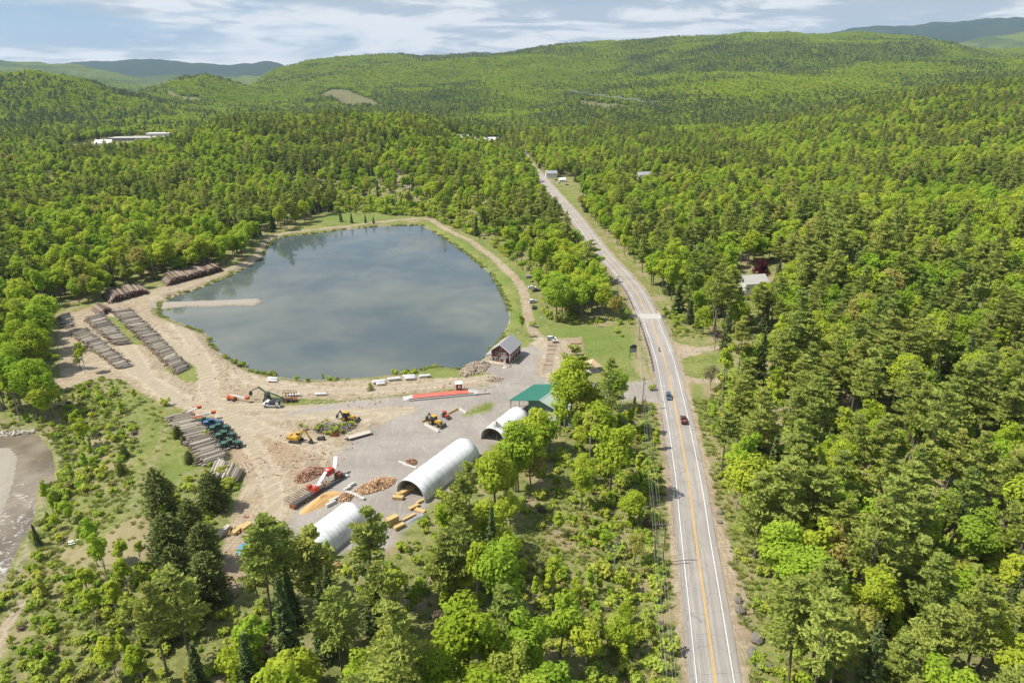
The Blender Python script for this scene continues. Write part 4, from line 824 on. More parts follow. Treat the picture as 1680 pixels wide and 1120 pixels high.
MM('pole_wood', (.17,.13,.10), .9); MM('wire', (.35,.35,.36), .5); MM('galv', (.42,.43,.44), .45, .3); MM('sign_dark', (.03,.03,.04), .5); MM('sign_grey', (.22,.22,.25), .6); MM('tan_roof', (.50,.36,.24), .8); MM('car_blue', (.05,.09,.13), .3); MM('car_maroon', (.10,.03,.03), .35); MM('car_white', (.72,.73,.74), .3); MM('car_grey', (.20,.21,.22), .3); MM('car_black', (.02,.02,.025), .3)
MM('house_white', (.72,.72,.70), .7); MM('brick', (.34,.11,.07), .85); MM('lamp', (.8,.8,.75), .2); MM('lamp_red', (.35,.02,.02), .3); MM('cloth_dark', (.04,.045,.06), .9); MM('skin', (.45,.28,.2), .6); MM('pale_deck', (.40,.385,.36), .9, v=.08, d=.15)
def logmat(n, c1, c2):
    m = mat(n, c1, .95, 0, .3, 2.5); nt, N, L = nodes(m); g = N.new('ShaderNodeNewGeometry'); oi = N.new('ShaderNodeObjectInfo'); r = mth(N, L, 'FRACT', mth(N, L, 'ADD', g.outputs['Random Per Island'], oi.outputs['Random'])); b = N['Principled BSDF']; src = b.inputs['Base Color'].links[0].from_socket
    L.new(rgbmix(N, L, mrange(N, L, r, .2, 1, 0, .9), src, c2), b.inputs['Base Color']); M[n] = m
logmat('log_bark', (.15,.125,.095), (.48,.43,.35)); logmat('log_dark', (.10,.07,.05), (.34,.27,.21)); logmat('split_wood', (.26,.13,.06), (.74,.54,.33)); logmat('split_red', (.20,.09,.05), (.55,.36,.25))
def ang(a, b): return math.atan2(b[1]-a[1], b[0]-a[0])
def mid(a, b, t=.5): return tuple(a[i]*(1-t)+b[i]*t for i in range(len(a)))
def wheels(root, spots, r, w, hub='rim'):
    for x, y in spots:
        t = MB().tube((x, y-w/2, r), (x, y+w/2, r), r, n=14).build('wheel', M['tyre'], root)
        s = 1 if y > 0 else -1; MB().tube((x, y+s*w*.45, r), (x, y+s*(w*.5+.03), r), r*.5, n=10).build('rim', M[hub], t)
def lathe(m, prof, n=16, ax='z'):
    v = []; k = len(prof)
    for a, r in prof:
        for i in range(n):
            t = 2*math.pi*i/n; p = (math.cos(t)*r, math.sin(t)*r, a); v.append(p if ax == 'z' else (p[2], p[0], p[1]))
    f = [(j*n+i, j*n+(i+1) % n, (j+1)*n+(i+1) % n, (j+1)*n+i) for j in range(k-1) for i in range(n)]
    return m.add(v, f+[tuple(range(n-1, -1, -1)), tuple(range((k-1)*n, k*n))])
# ------------------------------------------------------------------ white arched halls
def hall(a, b, w, h, label, stock=False):
    A, B = P(*a, h), P(*b, h); L = math.dist(A, B); th = ang(A, B); z = max(hz(*A), hz(*B))-.05
    o = thing('arched_hall', label, 'storage hall', (*A, z), th, 'white arched halls in a row beside the yard'); n = 22; r = w/2
    def arc(r, h): return [(-math.cos(math.pi*i/n)*r, h*math.sin(math.pi*i/n)**.82) for i in range(n+1)]
    v = []; nx_ = 13
    for j in range(nx_):
        sag = 1-.012*(j % 2)
        for y, z_ in arc(r, h): v.append((L*j/(nx_-1), y*sag, max(0, z_*sag)))
    for j in range(nx_):
        for y, z_ in arc(r-.12, h-.12): v.append((L*j/(nx_-1), y, z_))
    m = n+1; f = []; off = nx_*m
    for j in range(nx_-1):
        for i in range(n): f.append((j*m+i, j*m+i+1, (j+1)*m+i+1, (j+1)*m+i)); f.append((off+j*m+i+1, off+j*m+i, off+(j+1)*m+i, off+(j+1)*m+i+1))
    for j in (0, nx_-1):
        for i in range(n): f.append((j*m+i+1, j*m+i, off+j*m+i, off+j*m+i+1))
    me = MB(); me.add(v, f); me.build('cover', M['white_fabric'], o, smooth=True)
    fr = MB()
    for j in range(0, nx_):
        a_ = arc(r-.25, h-.25); x = min(L-.1, max(.1, L*j/(nx_-1)))
        fr.path([(x, p[0], p[1]) for p in a_], .07, 5)
    fr.build('frame', M['lumber_grey'], o)
    sm = MB(); [sm.path([(min(L-.05, max(.05, L*j/12)), p[0]*1.004, p[1]*1.004+.01) for p in arc(r, h)], .035, 4) for j in range(13)]; sm.build('seam', M['galv'], o)
    k = MB(); [k.box((L/2, s*(r+.02), .3), (L-.1, .28, .6)) for s in (-1, 1)]; k.build('base_wall', M['lumber_grey'], o)
    return o, A, th, L, z
hall((504,880), (577,824), 9.6, 5.4, 'nearest white arched hall behind the pines, below the split firewood')
h2 = hall((672,788), (764,719), 10.0, 5.6, 'long middle white arched hall with stacked boards in its open mouth')
hall((808,702), (851,668), 9.2, 5.2, 'farthest white arched hall next to the green roofed building')
# ------------------------------------------------------------------ green-roofed building
def local(o_xy, th, p):                  # world -> local
    dx, dy = p[0]-o_xy[0], p[1]-o_xy[1]; c, s = math.cos(-th), math.sin(-th); return (dx*c-dy*s, dx*s+dy*c)
E0, R0, R1 = P(835.5, 658, 4.4), P(886, 657, 7.6), P(924, 631, 7.6); th = ang(R0, R1); o0 = R0; L = math.dist(R0, R1); W_ = abs(local(o0, th, E0)[1]); W_ = min(max(W_, 8), 14)
g = thing('warehouse', 'workshop with green metal roof, pale right slope and open bay on posts', 'building', (*o0, hz(*o0)-.05), th)
H_, E_ = 7.6, 4.4; s_ = (H_-E_)/W_
def roofslab(x0, x1, y0, z0, y1, z1, t=.16): return MB().add([(x, y, z) for x in (x0, x1) for (y, z) in ((y0, z0), (y1, z1), (y1, z1+t), (y0, z0+t))], [(0,1,2,3), (7,6,5,4), (0,4,5,1), (1,5,6,2), (2,6,7,3), (3,7,4,0)])
r_ = roofslab(-.4, L+.4, W_+.4, E_-.4*s_, 0, H_)
for i in range(int(L/.9)): r_.beam((-.3+i*.9, W_+.35, E_-.33*s_+.19), (-.3+i*.9, .1, H_+.16), .05, .06)
r_.build('roof', M['green_roof'], g)
roofslab(-.4, L+.4, 0.02, H_, -W_-.4, E_-.4*s_).build('roof', M['green_pale'], g)
MB().box((L/2, 0, H_+.2), (L+.9, .5, .08)).build('ridge_cap', M['green_pale'], g)
wl = MB(); wl.prism([(-W_, -.3), (-W_, E_), (0, H_), (W_*.45, H_-s_*W_*.45), (W_*.45, -.3)], L-.3, L, 'x').prism([(-W_, -.3), (-W_, E_), (0, H_), (W_*.45, H_-s_*W_*.45), (W_*.45, -.3)], 1.2, 1.5, 'x')
wl.box((L/2+.6, -W_+.1, E_/2-.15), (L-1.5, .2, E_+.3)).box((L/2+.6, W_*.45, (H_-s_*W_*.45)/2-.2), (L-1.5, .2, H_-s_*W_*.45-.1)); wl.build('wall', M['green_wall'], g)
MB().box((1.12, -.5, 1.9), (.12, 3.6, 3.8)).build('door', M['steel_dark'], g); MB().box((1.12, -4.2, 1.9), (.12, 3, 3.8)).build('door', M['trim'], g); MB().box((1.12, 3, 2.2), (.12, 1.4, 1.1)).build('window', M['glass'], g)
for x in (0, L*.35, L*.68, L-.3): MB().box((x, W_-.1, E_/2-.1), (.22, .22, E_+.1)).build('post', M['green_wall'], g)
# ------------------------------------------------------------------ brown building by the pond
FL, FR, BR = P(806.4, 592, 0), P(836.8, 597, 0), P(853.8, 581, 0); th = ang(FR, BR); Wd = abs(local(FR, th, FL)[1]); Ld = local(FR, th, BR)[0]
b = thing('timber_building', 'dark red brown building with grey gable roof and pale deck by the pond', 'building', (*FR, hz(*FR)-.1), th)
w2 = Wd/2; eh, rh = 5.2, 8.2
wl = MB().prism([(0, -.5), (0, eh), (w2, rh-.1), (Wd, eh), (Wd, -.5)], 0, Ld, 'x').build('wall', M['brown_siding'], b)
sl = (rh-eh)/w2
for s in (0, 1):
    y0, y1 = (-.6, w2+.02) if s == 0 else (Wd+.6, w2-.02); r2 = roofslab(-.8, Ld+.7, y0, eh-.6*sl, y1, rh); r2.build('roof', M['grey_roof'], b)
tr = MB()
for s in (-.6, Wd+.6): tr.beam((-.84, s, eh-.6*sl+.02), (-.84, w2, rh+.05), .1, .34)
tr.box((-.03, .1, eh/2-.2), (.12, .25, eh)).box((-.03, Wd-.1, eh/2-.2), (.12, .25, eh)).box((Ld/2, -.04, 2.9), (Ld, .1, .3)).box((Ld/2, -.04, .1), (Ld, .1, .5)).box((Ld, -.02, eh/2-.2), (.2, .12, eh-.4)); tr.build('trim', M['trim'], b)
pg = MB(); gy = 2.3; pg.add([(-2.6, gy-1.4, 2.9), (-2.6, gy+1.4, 2.9), (-2.6, gy, 4.2), (0, gy-1.4, 2.9), (0, gy+1.4, 2.9), (0, gy, 4.2)], [(0,1,2), (3,5,4), (0,2,5,3), (1,4,5,2), (0,3,4,1)]); pg.build('porch_roof', M['grey_roof'], b)
for y in (gy-1.2, gy+1.2): MB().box((-2.45, y, 1.4), (.18, .18, 3)).build('porch_post', M['trim'], b)
for y, z in ((Wd*.3, 3.9), (Wd*.5, 3.9), (Wd*.7, 3.9), (Wd*.72, 1.6), (Wd*.88, 1.6), (Wd*.5, 6.1)):
    f = MB().box((-.04, y, z), (.1, 1.1, 1.25)).build('window_frame', M['trim'], b); MB().box((-.1, y, z), (.04, .85, 1.0)).build('pane', M['glass'], f)
for x in (Ld*.2, Ld*.45, Ld*.75):
    for z in (1.5, 4.1): f = MB().box((x, -.04, z), (1.0, .1, 1.15)).build('window_frame', M['trim'], b); MB().box((x, -.1, z), (.78, .04, .9)).build('pane', M['glass'], f)
MB().box((-.06, gy, 1.1), (.1, 1.0, 2.1)).build('door', M['trim'], b)
dk = MB().box((-1.7, Wd/2+.8, .28), (3.3, Wd+3.6, .16)).box((Ld/2, Wd+1.3, .28), (Ld+.2, 2.5, .16))
for y in np.arange(-.8, Wd+2.6, 1.7): dk.box((-3.2, y, -.3), (.16, .16, 1.2))
dk.build('deck', M['deck_wood'], b)
rl = MB()
for y in np.arange(-.9, Wd+2.7, 1.15): rl.box((-3.28, y, .85), (.09, .09, 1.1))
rl.box((-3.28, Wd/2+.85, 1.38), (.12, Wd+3.6, .1)).box((-3.28, Wd/2+.85, .8), (.06, Wd+3.6, .07))
for x in np.arange(-2.4, Ld, 1.2): rl.box((x, Wd+2.5, .85), (.09, .09, 1.1))
rl.box((Ld/2-1.6, Wd+2.5, 1.38), (Ld+3.2, .1, .1)); rl.build('railing', M['trim'], b)
MB().add([(x, y, z) for x in (-.5, Ld) for (y, z) in ((Wd, 3.3), (Wd+2.6, 2.6), (Wd+2.6, 2.7), (Wd, 3.4))], [(0,1,2,3), (7,6,5,4), (0,4,5,1), (1,5,6,2), (2,6,7,3), (3,7,4,0)]).build('porch_roof', M['grey_roof'], b)
for x in (-.3, Ld*.5, Ld-.3): MB().box((x, Wd+2.4, 1.4), (.15, .15, 2.4)).build('porch_post', M['trim'], b)
MB().box((-4.2, .6, .02), (1.8, 1.6, .3)).box((-3.9, .6, .16), (1.2, 1.6, .3)).build('steps', M['concrete'], b)
# ------------------------------------------------------------------ truck scale and kiosk
A_, B_ = G(677, 652.6), G(769, 644); th = ang(A_, B_); L = math.dist(A_[:2], B_[:2]); sc_ = thing('truck_scale', 'long red truck scale deck between pale concrete ramps', 'truck scale', A_, th)
MB().box((L/2, 0, .35), (L, 3.3, .3)).build('deck', M['scale_red'], sc_); MB().box((L/2, -1.78, .42), (L+3, .14, .5)).build('side_beam', M['steel_dark'], sc_); MB().box((L/2+3, -2.5, .3), (L+9, .42, .55)).build('kerb', M['pale_deck'], sc_); MB().box((L/2, 1.75, .42), (L, .1, .28)).build('kerb', M['orange'], sc_)
for x, s in ((0, -1), (L, 1)): MB().add([(x, -1.7, 0), (x, 1.7, 0), (x, 1.7, .5), (x, -1.7, .5), (x+s*3.4, -1.7, -.1), (x+s*3.4, 1.7, -.1), (x+s*3.4, 1.7, .06), (x+s*3.4, -1.7, .06)], [(0,1,2,3), (4,7,6,5), (3,2,6,7), (0,3,7,4), (1,5,6,2)]).build('ramp', M['pale_deck'], sc_)
kx = G(753, 640); k_ = thing('kiosk', 'small dark red kiosk with flat white roof beside the truck scale', 'kiosk', kx, th)
MB().box((0, 0, 1.7), (2.0, 2.0, 2.5)).build('wall', M['brown_siding'], k_); MB().box((0, 0, 3.05), (2.7, 2.7, .16)).build('roof', M['white_paint'], k_); MB().box((0, -1.02, 1.9), (.9, .06, 1.3)).build('window', M['trim'], k_)
for x in (-.9, .9):
    for y in (-.9, .9): MB().box((x, y, .2), (.15, .15, .7)).build('leg', M['steel_dark'], k_)
# ------------------------------------------------------------------ logs
def logmesh(name, logs, bark, end, n=7):
    V = []; Fq = []; mi = []; k = 0; rg = np.random.default_rng(len(logs))
    for a, b, r in logs:
        a = np.array(a); b = np.array(b); d = (b-a)/np.linalg.norm(b-a); u = np.cross(d, [0, 0, 1.0]); u /= np.linalg.norm(u)+1e-9; w = np.cross(d, u); t = np.arange(n)*2*math.pi/n
        ring = np.cos(t)[:, None]*u+np.sin(t)[:, None]*w; V += [a+ring*r, b+ring*r*.82, [a], [b]]
        for i in range(n): j = (i+1) % n; Fq.append((k+i, k+n+i, k+n+j, k+j)); mi.append(0)
        Fq += [(k+i, k+(i+1) % n, k+2*n) for i in range(n)]+[(k+n+(i+1) % n, k+n+i, k+2*n+1) for i in range(n)]; mi += [1]*(2*n); k += 2*n+2
    me = bpy.data.meshes.new(name); me.from_pydata(np.concatenate(V).tolist(), [], Fq); me.materials.append(M[bark]); me.materials.append(M[end]); me.polygons.foreach_set('material_index', mi); return me
LOGM = [logmesh('log', [((-4, 0, 0), (4, 0, 0), r)], 'log_bark', 'log_end') for r in (.17, .2, .23, .26)]
def row(l0, l1, r0, r1, h, pitch=.42, taper=1.0):
    l0, l1, r0, r1 = (np.array(G(*q)) for q in (l0, l1, r0, r1)); out = []; Lr = np.linalg.norm((l1-l0)[:2]); n = int(Lr/pitch); lay = int(h/.37)
    for q in range(lay):
        for i in range(q*(1 if taper else 0), n-q*(1 if taper else 0)):
            t = (i+.5*(q % 2)+rng.normal()*.12)/n; a = l0*(1-t)+l1*t; b = r0*(1-t)+r1*t; d = (b-a)/np.linalg.norm(b-a); sh = rng.normal()*.8; z = max(a[2], b[2])+.2+.36*q+rng.normal()*.04+.5*h*.12*math.sin(t*19+h)
            out.append((a+d*(sh+rng.random()*.5)+[0, 0, z-a[2]+rng.normal()*.05], b+d*(sh-rng.random()*.8)+[0, 0, z-b[2]], .14+.15*rng.random()))
    return out
LGROUP = 'weathered logs of the big row behind the green machines'
def place_log(a, b, r, label, grp):
    a, b = Vector(a), Vector(b); m = LOGM[min(3, int((r-.14)/.038))]; o = link('log', m); o.location = (a+b)/2; d = b-a; o.rotation_euler = d.to_track_quat('X', 'Z').to_euler(); o.scale = (d.length/8, 1, 1)
    tag(o, label, 'log', grp)
big = row((276,686), (338,768), (311,679), (376,755), 2.0, .40); nn_ = int(len(big))
top = sorted(big, key=lambda q: -q[0][2])[:225]; low = [q for q in big if not any(q is t for t in top)]
for q in top: place_log(*q, 'weathered grey log of the big row beside the parked green machines', LGROUP)
if low: tag(link('log_pile', logmesh('log_pile', low, 'log_bark', 'log_end')), 'buried lower logs of the big row beside the green machines', 'log pile', kind='stuff')
hp = row((352,757), (405,778), (338,788), (396,794), 2.2, .5)
hp = [(a, b+np.array([0, 0, .15]), r) for a, b, r in hp]
for q in sorted(hp, key=lambda q: -q[0][2])[:70]: place_log(*q, 'pale log at the low cross-laid end of the big log row', 'pale cross-laid logs at the foot of the big row')
for a, b in (((405,762),(414,770)), ((408,775),(398,758))):
    A2, B2 = G(*a), G(*b); place_log((A2[0], A2[1], A2[2]+.2), (B2[0], B2[1], B2[2]+.2), .2, 'stray log lying loose on the dirt by the big log row', 'stray logs beside the big row')
for args, h, lab, bk in (
  (((262,459),(352,434),(273,470),(368,443)), 3.6, 'dark log pile at the back, along the track on the pond corner', 1),
  (((166,485),(238,471),(178,499),(247,480)), 3.6, 'dark log pile with reddish cut ends beside the woods edge', 1),
  (((150,509),(172,501),(163,520),(189,508)), 2.6, 'short log stack linking the dark pile and the middle log row', 1),
  (((140,524),(190,568),(166,517),(214,565)), 1.9, 'middle log row left of the narrow grass strip', 0),
  (((186,513),(291,615),(213,509),(311,606)), 2.1, 'longest log row, running beside the inner haul road', 0),
  (((118,548),(196,607),(140,541),(216,602)), 1.5, 'leftmost log row with small trees growing at its edge', 0),
  (((100,518),(106,540),(112,515),(120,538)), 1.5, 'small log stack at the far left edge of the log yard', 0)):
    lg = row(*args, h, .45, 1); tag(link('log_pile', logmesh('log_pile', lg, 'log_dark' if bk else 'log_bark', 'log_end_red' if bk else 'log_end')), lab, 'log pile', 'log piles of the upper yard', 'stuff')
# ------------------------------------------------------------------ heaps
def heap(name, label, cat, px, py, w, l, h, rz, matn, chunk=.38, n=500, core=None):
    x, y, z = G(px, py); v = []; f = []; k = 0; r = np.random.default_rng(int(px)); m = MB()
    for i in range(n):
        u = r.random()**.55; a = r.random()*6.283; X = math.cos(a)*u*w/2*(1+.12*math.sin(3*a+px)); Y_ = math.sin(a)*u*l/2*(1+.12*math.cos(2*a+py)); hh = h*max(0, 1-u**1.5)*(.75+.25*math.sin(X*1.3+1)*math.cos(Y_))
        q = Matrix.Rotation(r.random()*6.28, 4, 'Z') @ Matrix.Rotation(r.random()*6.28, 4, 'X') @ Matrix.Rotation(r.random()*6.28, 4, 'Y'); c = chunk*(.6+.8*r.random()); m.box((X, Y_, hh*(.55+.45*r.random())+.08), (c*1.3, c*.5, c*.45), M=q)
    o = m.build(name, M[matn]); o.location = (x, y, z); o.rotation_euler = (0, 0, rz); return tag(o, label, cat, kind='stuff')
def mound(name, label, cat, px, py, w, l, h, rz, matn, seed=3):
    x, y, z = G(px, py); a = np.linspace(-1.15, 1.15, 44); X, Y = np.meshgrid(a, a); u = np.hypot(X, Y)*(1+.15*np.sin(3*np.arctan2(Y, X)+seed)); zz_ = h*np.clip(1-u, 0, 1)**.85*(.8+.4*fbm(X*4, Y*4, 1, seed))-.12+.1*fbm(X*9, Y*9, 1, seed+2)
    I = np.arange(44*44).reshape(44, 44); q = np.stack([I[:-1, :-1], I[:-1, 1:], I[1:, 1:], I[1:, :-1]], -1).reshape(-1, 4); q = q[(u.ravel()[q] < 1.03).any(1)]
    o = link(name, npmesh(name, np.stack([X.ravel()*w/2, Y.ravel()*l/2, zz_.ravel()], 1), q, mats=[M[matn]])); o.location = (x, y, z); o.rotation_euler = (0, 0, rz); return tag(o, label, cat, kind='stuff')
heap('firewood_heap', 'reddish split firewood heap left of the firewood machine', 'firewood', 508, 779, 6, 11, 1.9, R(-38), 'split_red', n=900)
heap('firewood_heap', 'large bright split firewood heap in the middle of the grey yard', 'firewood', 616, 797, 6, 13, 2.0, R(-48), 'split_wood', n=1200)
heap('firewood_heap', 'small split firewood heap between concrete blocks and the near hall', 'firewood', 566, 817, 4.2, 4.6, 1.7, 0, 'split_wood', n=420)
heap('firewood_heap', 'lone little firewood heap walled by concrete blocks near the middle hall', 'firewood', 674, 759, 3.6, 4, 1.3, 0, 'split_red', n=280)
heap('firewood_heap', 'spilled firewood under the red firewood machine', 'firewood', 524, 798, 2.6, 7, .7, R(-40), 'split_red', n=220)
mound('sawdust_pile', 'long orange-tan sawdust pile beside the firewood machine', 'sawdust', 530, 822, 5.2, 13, 2.2, R(-40), 'sawdust')
heap('rubble_pile', 'weedy heap of broken stone and scrap between the two yellow diggers', 'rubble', 547, 703, 14, 8, 1.3, 0, 'rock', .55, 380)
heap('riprap', 'pale riprap stones on the bank below the brown building', 'stones', 779, 605, 9, 16, 1.0, R(-35), 'rock_pale', .9, 420)
heap('stone_bank', 'loose stones on the slope left of the paved turn', 'stones', 812, 622, 7, 5, .7, 0, 'rock_pale', .6, 120)
heap('brush_pile', 'bleached branch heap among the lower woods', 'brush', 540, 935, 5, 6, 1.0, 0, 'lumber', .6, 200)
heap('drift_logs', 'bleached driftwood lodged at the river bend', 'driftwood', 22, 712, 16, 3, .7, R(8), 'lumber_grey', 1.3, 70)
wx = G(547, 702); pts = [(wx[0]+rng.normal()*4.5, wx[1]+rng.normal()*2.6, wx[2]+.3) for _ in range(34)]; s3 = .35+.35*rng.random(34); scatter('weeds', pts, SRC3, rng.integers(0, 4, 34), np.stack([s3]*3, 1))
# ------------------------------------------------------------------ concrete blocks, boulders
blk = None
def block(px, py, d, rz, label, m='concrete', cat='concrete block', grp='concrete blocks and barriers of the yard', name='concrete_block', dz=0):
    x, y, z = G(px, py); mb = MB().box((0, 0, d[2]*.46), (d[0], d[1], d[2]*.92)).box((0, 0, d[2]*.96), (d[0]-.12, d[1]-.12, d[2]*.08)).box((-d[0]*.25, 0, d[2]+.05), (.2, .12, .1)).box((d[0]*.25, 0, d[2]+.05), (.2, .12, .1))
    o = mb.build(name, M[m]); o.location = (x, y, z-.02+dz); o.rotation_euler = (0, 0, rz); return tag(o, label, cat, grp)
for px, py, d, rz, l in ((543,828,(3,.8,.9),.85,'dark weathered block at the low end of the sawdust pile'), (549,821,(3,.8,.9),.85,'block between the sawdust pile and the small firewood heap'), (570,803,(2.4,.8,.8),.85,'long pale block leading up to the large firewood heap'), (577,797,(2.4,.8,.8),.85,'topmost pale block above the large firewood heap'),
    (572,810,(2.2,.8,.8),-.35,'cross block left of the large firewood heap'), (581,813,(2.2,.8,.8),-.35,'cross block at the left tip of the large firewood heap'), (588,816,(1.8,.8,.8),-.35,'pale block at the bottom of the large firewood heap'), (594,819,(1.6,.9,.7),-.35,'lowest pale block below the large firewood heap'),
    (563,778,(1.8,.8,.6),-.35,'small block right of the red machine head'), (568,781,(1.6,.8,.6),-.35,'outer small block right of the red machine head'), (660,761,(2.8,.7,.7),-.5,'block on the left of the lone little firewood heap'), (668,765,(2.8,.7,.7),-.5,'block in front of the lone little firewood heap'), (678,768,(2.4,.7,.7),-.5,'right front block of the lone little firewood heap')):
    block(px, py, d, rz, l)
def run(px0, px1, nseg, d, label, m, cat, grp, name):
    a, b = G(*px0), G(*px1); t = ang(a, b); L = math.dist(a[:2], b[:2])/nseg
    for i in range(nseg):
        c = mid(a, b, (i+.5)/nseg); mb = MB().prism([(-d[0]/2, 0), (-d[0]/2, d[1]*.35), (-d[0]*.22, d[1]*.6), (-d[0]*.18, d[1]), (d[0]*.18, d[1]), (d[0]*.22, d[1]*.6), (d[0]/2, d[1]*.35), (d[0]/2, 0)], -L/2+.06, L/2-.06, 'x')
        o = mb.build(name, M[m]); o.location = (c[0], c[1], c[2]-.02); o.rotation_euler = (0, 0, t); tag(o, label, cat, grp)
run((697,697), (720,709), 3, (.7,.9), 'pale barrier in the row below the yellow loader', 'concrete', 'barrier', 'barriers below the yellow loader', 'concrete_barrier')
run((692,693), (705,687), 2, (.6,.7), 'yellowish barrier behind the yellow loader', 'lumber', 'barrier', 'yellow barriers left of the loader', 'concrete_barrier')
run((735,680), (752,671), 3, (.6,.7), 'yellowish barrier right of the red tractor', 'lumber', 'barrier', 'yellow barriers right of the red tractor', 'concrete_barrier')
run((753,671), (765,678), 2, (.6,.7), 'white barrier between the grass island and yellow barriers', 'concrete', 'barrier', 'white barriers at the grass island', 'concrete_barrier')
import bmesh
def boulder(seed, s):
    b = bmesh.new(); bmesh.ops.create_icosphere(b, subdivisions=2, radius=1); r = random.Random(seed); k = [Vector((r.gauss(0,1), r.gauss(0,1), r.gauss(0,1))).normalized() for _ in range(7)]
    for v in b.verts:
        n = v.co.normalized(); v.co = n*(1-.28*max(max(0, n.dot(q)-.55) for q in k)*2)*(1+.08*math.sin(n.x*7+seed)); v.co.z *= .7
    me = bpy.data.meshes.new('boulder'); b.to_mesh(me); b.free(); return me
BM = [boulder(i, 1) for i in range(4)]
for m in BM: m.materials.append(M['rock'])
BP = [m.copy() for m in BM]
for m in BP: m.materials[0] = M['rock_pale']
def rock(px, py, s, label, grp=None, pale=False, sz=1):
    x, y, z = G(px, py); o = link('boulder', random.choice(BP if pale else BM)); o.location = (x, y, z+s*.15); o.rotation_euler = (random.random()*.5, random.random()*.5, random.random()*6); o.scale = (s, s*.8, s*.7*sz); tag(o, label, 'boulder', grp)
for px, py, s, l in ((1242,1050,2.0,'biggest grey rock outcrop right of the highway'), (1255,1095,1.8,'lowest rock outcrop right of the highway'), (1210,985,1.3,'upright rock at the pine edge beside the highway'), (1214,1003,1.5,'rock just under the upright rock by the highway'), (1181,842,1.0,'upper boulder on the reddish bank beside the highway'), (1180,857,.9,'lower boulder on the reddish bank beside the highway'), (1232,1072,1.4,'rock wedged between the two big outcrops')): rock(px, py, s, l, 'rock outcrops right of the highway', False, 1.3)
for i in range(26):
    t = i/25; px = 500+205*t; py = 661-16*t**1.2+random.random()*1.2; rock(px, py, .35+.25*random.random(), 'pale edging stone between the two dirt lanes below the pond', 'edging stones below the pond', True)
for i in range(16): rock(812-2*i+random.random(), 634+.55*i-(i*i)*.02, .35, 'small stone edging the green strip near the scale', 'stones edging the green strip', True)
# ------------------------------------------------------------------ lumber
def lumber(px, py, d, rz, label, m='lumber', grp='lumber stacks around the halls', dz=0, z=None):
    x, y, zz_ = G(px, py); mb = MB(); nb = max(2, int(d[1]/.28)); nl = max(1, int(d[2]/.16))
    for k in range(nl):
        for i in range(nb): mb.box((rng.normal()*.05, -d[1]/2+(i+.5)*d[1]/nb, .12+(k+.5)*d[2]/nl), (d[0]*(1-.03*rng.random()), d[1]/nb-.03, d[2]/nl-.03))
    o = thing('lumber_stack', label, 'lumber', (x, y, zz_), rz, grp); mb.build('boards', M[m], o)
    b2 = MB()
    for s in (-.35, 0, .35): b2.box((s*d[0], 0, .06), (.12, d[1], .12))
    b2.build('bearer', M['lumber_grey'], o); return o
for px, py, d, rz, l in ((644,860,(3.2,1.6,2.2),.75,'tall stack of yellow lumber in front of the middle hall'), (655,866,(3,1.2,.9),.75,'low lumber stack touching the tall yellow stack'), (653,818,(3,1.3,.8),-.15,'banded lumber bundle just outside the hall mouth'), (658,812,(2.6,1.2,.7),.2,'upper lumber bundle at the left jamb of the hall mouth'), (668,808,(4.5,1.4,1.1),.8,'lumber stack inside the left side of the hall mouth'), (680,800,(5,1.4,1.3),.8,'deep lumber stack inside the middle hall'),
    (679,833,(3.2,1.1,.6),.75,'lumber bundle on the ground right below the hall mouth'), (689,838,(3,1.4,.3),-.5,'flat pale boards below the hall mouth'), (671,849,(4,.9,.4),.75,'long low lumber bundle beside the white sheet metal'), (693,822,(4,.8,.5),.75,'long lumber bundle leading toward the yellow-green tree'), (367,875,(4.6,1.3,1.2),1.25,'grey lumber stack at the shadow edge left of the yard'), (391,871,(3.8,1.2,.8),1.25,'yellow lumber stack in the left stack yard'), (404,866,(3,1.6,1.0),1.1,'rightmost lumber stack of the left stack yard')):
    lumber(px, py, d, rz, l, 'lumber_grey' if 'grey' in l else 'lumber')
o = thing('timber_crib', 'open timber frame lying between the two left lumber stacks', 'crib', G(380,872), 1.25*0+.2)
fr = MB(); [fr.box((0, y, .3), (4.4, .16, .2)) for y in (-1.4, 1.4)]; [fr.box((x, 0, .5), (.16, 3, .16)) for x in (-2, -1.2, -.4, .4, 1.2, 2)]; fr.build('rails', M['lumber'], o)
for k, (px, py) in enumerate(((678,853), (684,850), (688,846))):
    x, y, z = G(px, py); mb = MB(); [mb.box((0, -.25+.2*i, .1+.04*i), (4.6-k*.5, .17, .05)) for i in range(4)]; o = mb.build('metal_sheets', M['galv']); o.location = (x, y, z); o.rotation_euler = (0, 0, .8); tag(o, 'bundle of pale metal strips beside the long low lumber', 'metal sheets', 'metal strips by the lumber')
# rows of timber set out on the tan lot
for c, (t0, t1, b0, b1, n, gname) in enumerate(((( 899,564),(914,564),(889,611),(905,611),24,'left'), ((936,563),(956,563),(926,613),(950,613),27,'right'))):
    for i in range(n):
        t = (i+rng.normal()*.12)/(n-1); t = min(max(t, 0), 1); a = G(*mid(t0, b0, t)); q = G(*mid(t1, b1, t)); L = math.dist(a[:2], q[:2])*(.85+.2*rng.random()); mb = MB().box((0, 0, .12), (L, .22, .2)).box((L*.02, .2, .1), (L*.9, .16, .16))
        o = mb.build('timber', M['split_red' if rng.random() < .5 else 'lumber_grey']); o.location = mid(a, q); o.rotation_euler = (0, 0, ang(a, q)+rng.normal()*.03); tag(o, f'timber laid on the tan lot in the {gname} column of rows', 'timber', f'timbers in the {gname} column on the tan lot')
# blue tarpaulin over a heap
mound('tarpaulin', 'crumpled blue tarpaulin behind the pine tops', 'tarpaulin', 408, 899, 6.5, 4.5, 1.1, .2, 'tarp_blue', 5); bpy.data.objects['tarpaulin']['kind'] = ''; del bpy.data.objects['tarpaulin']['kind']
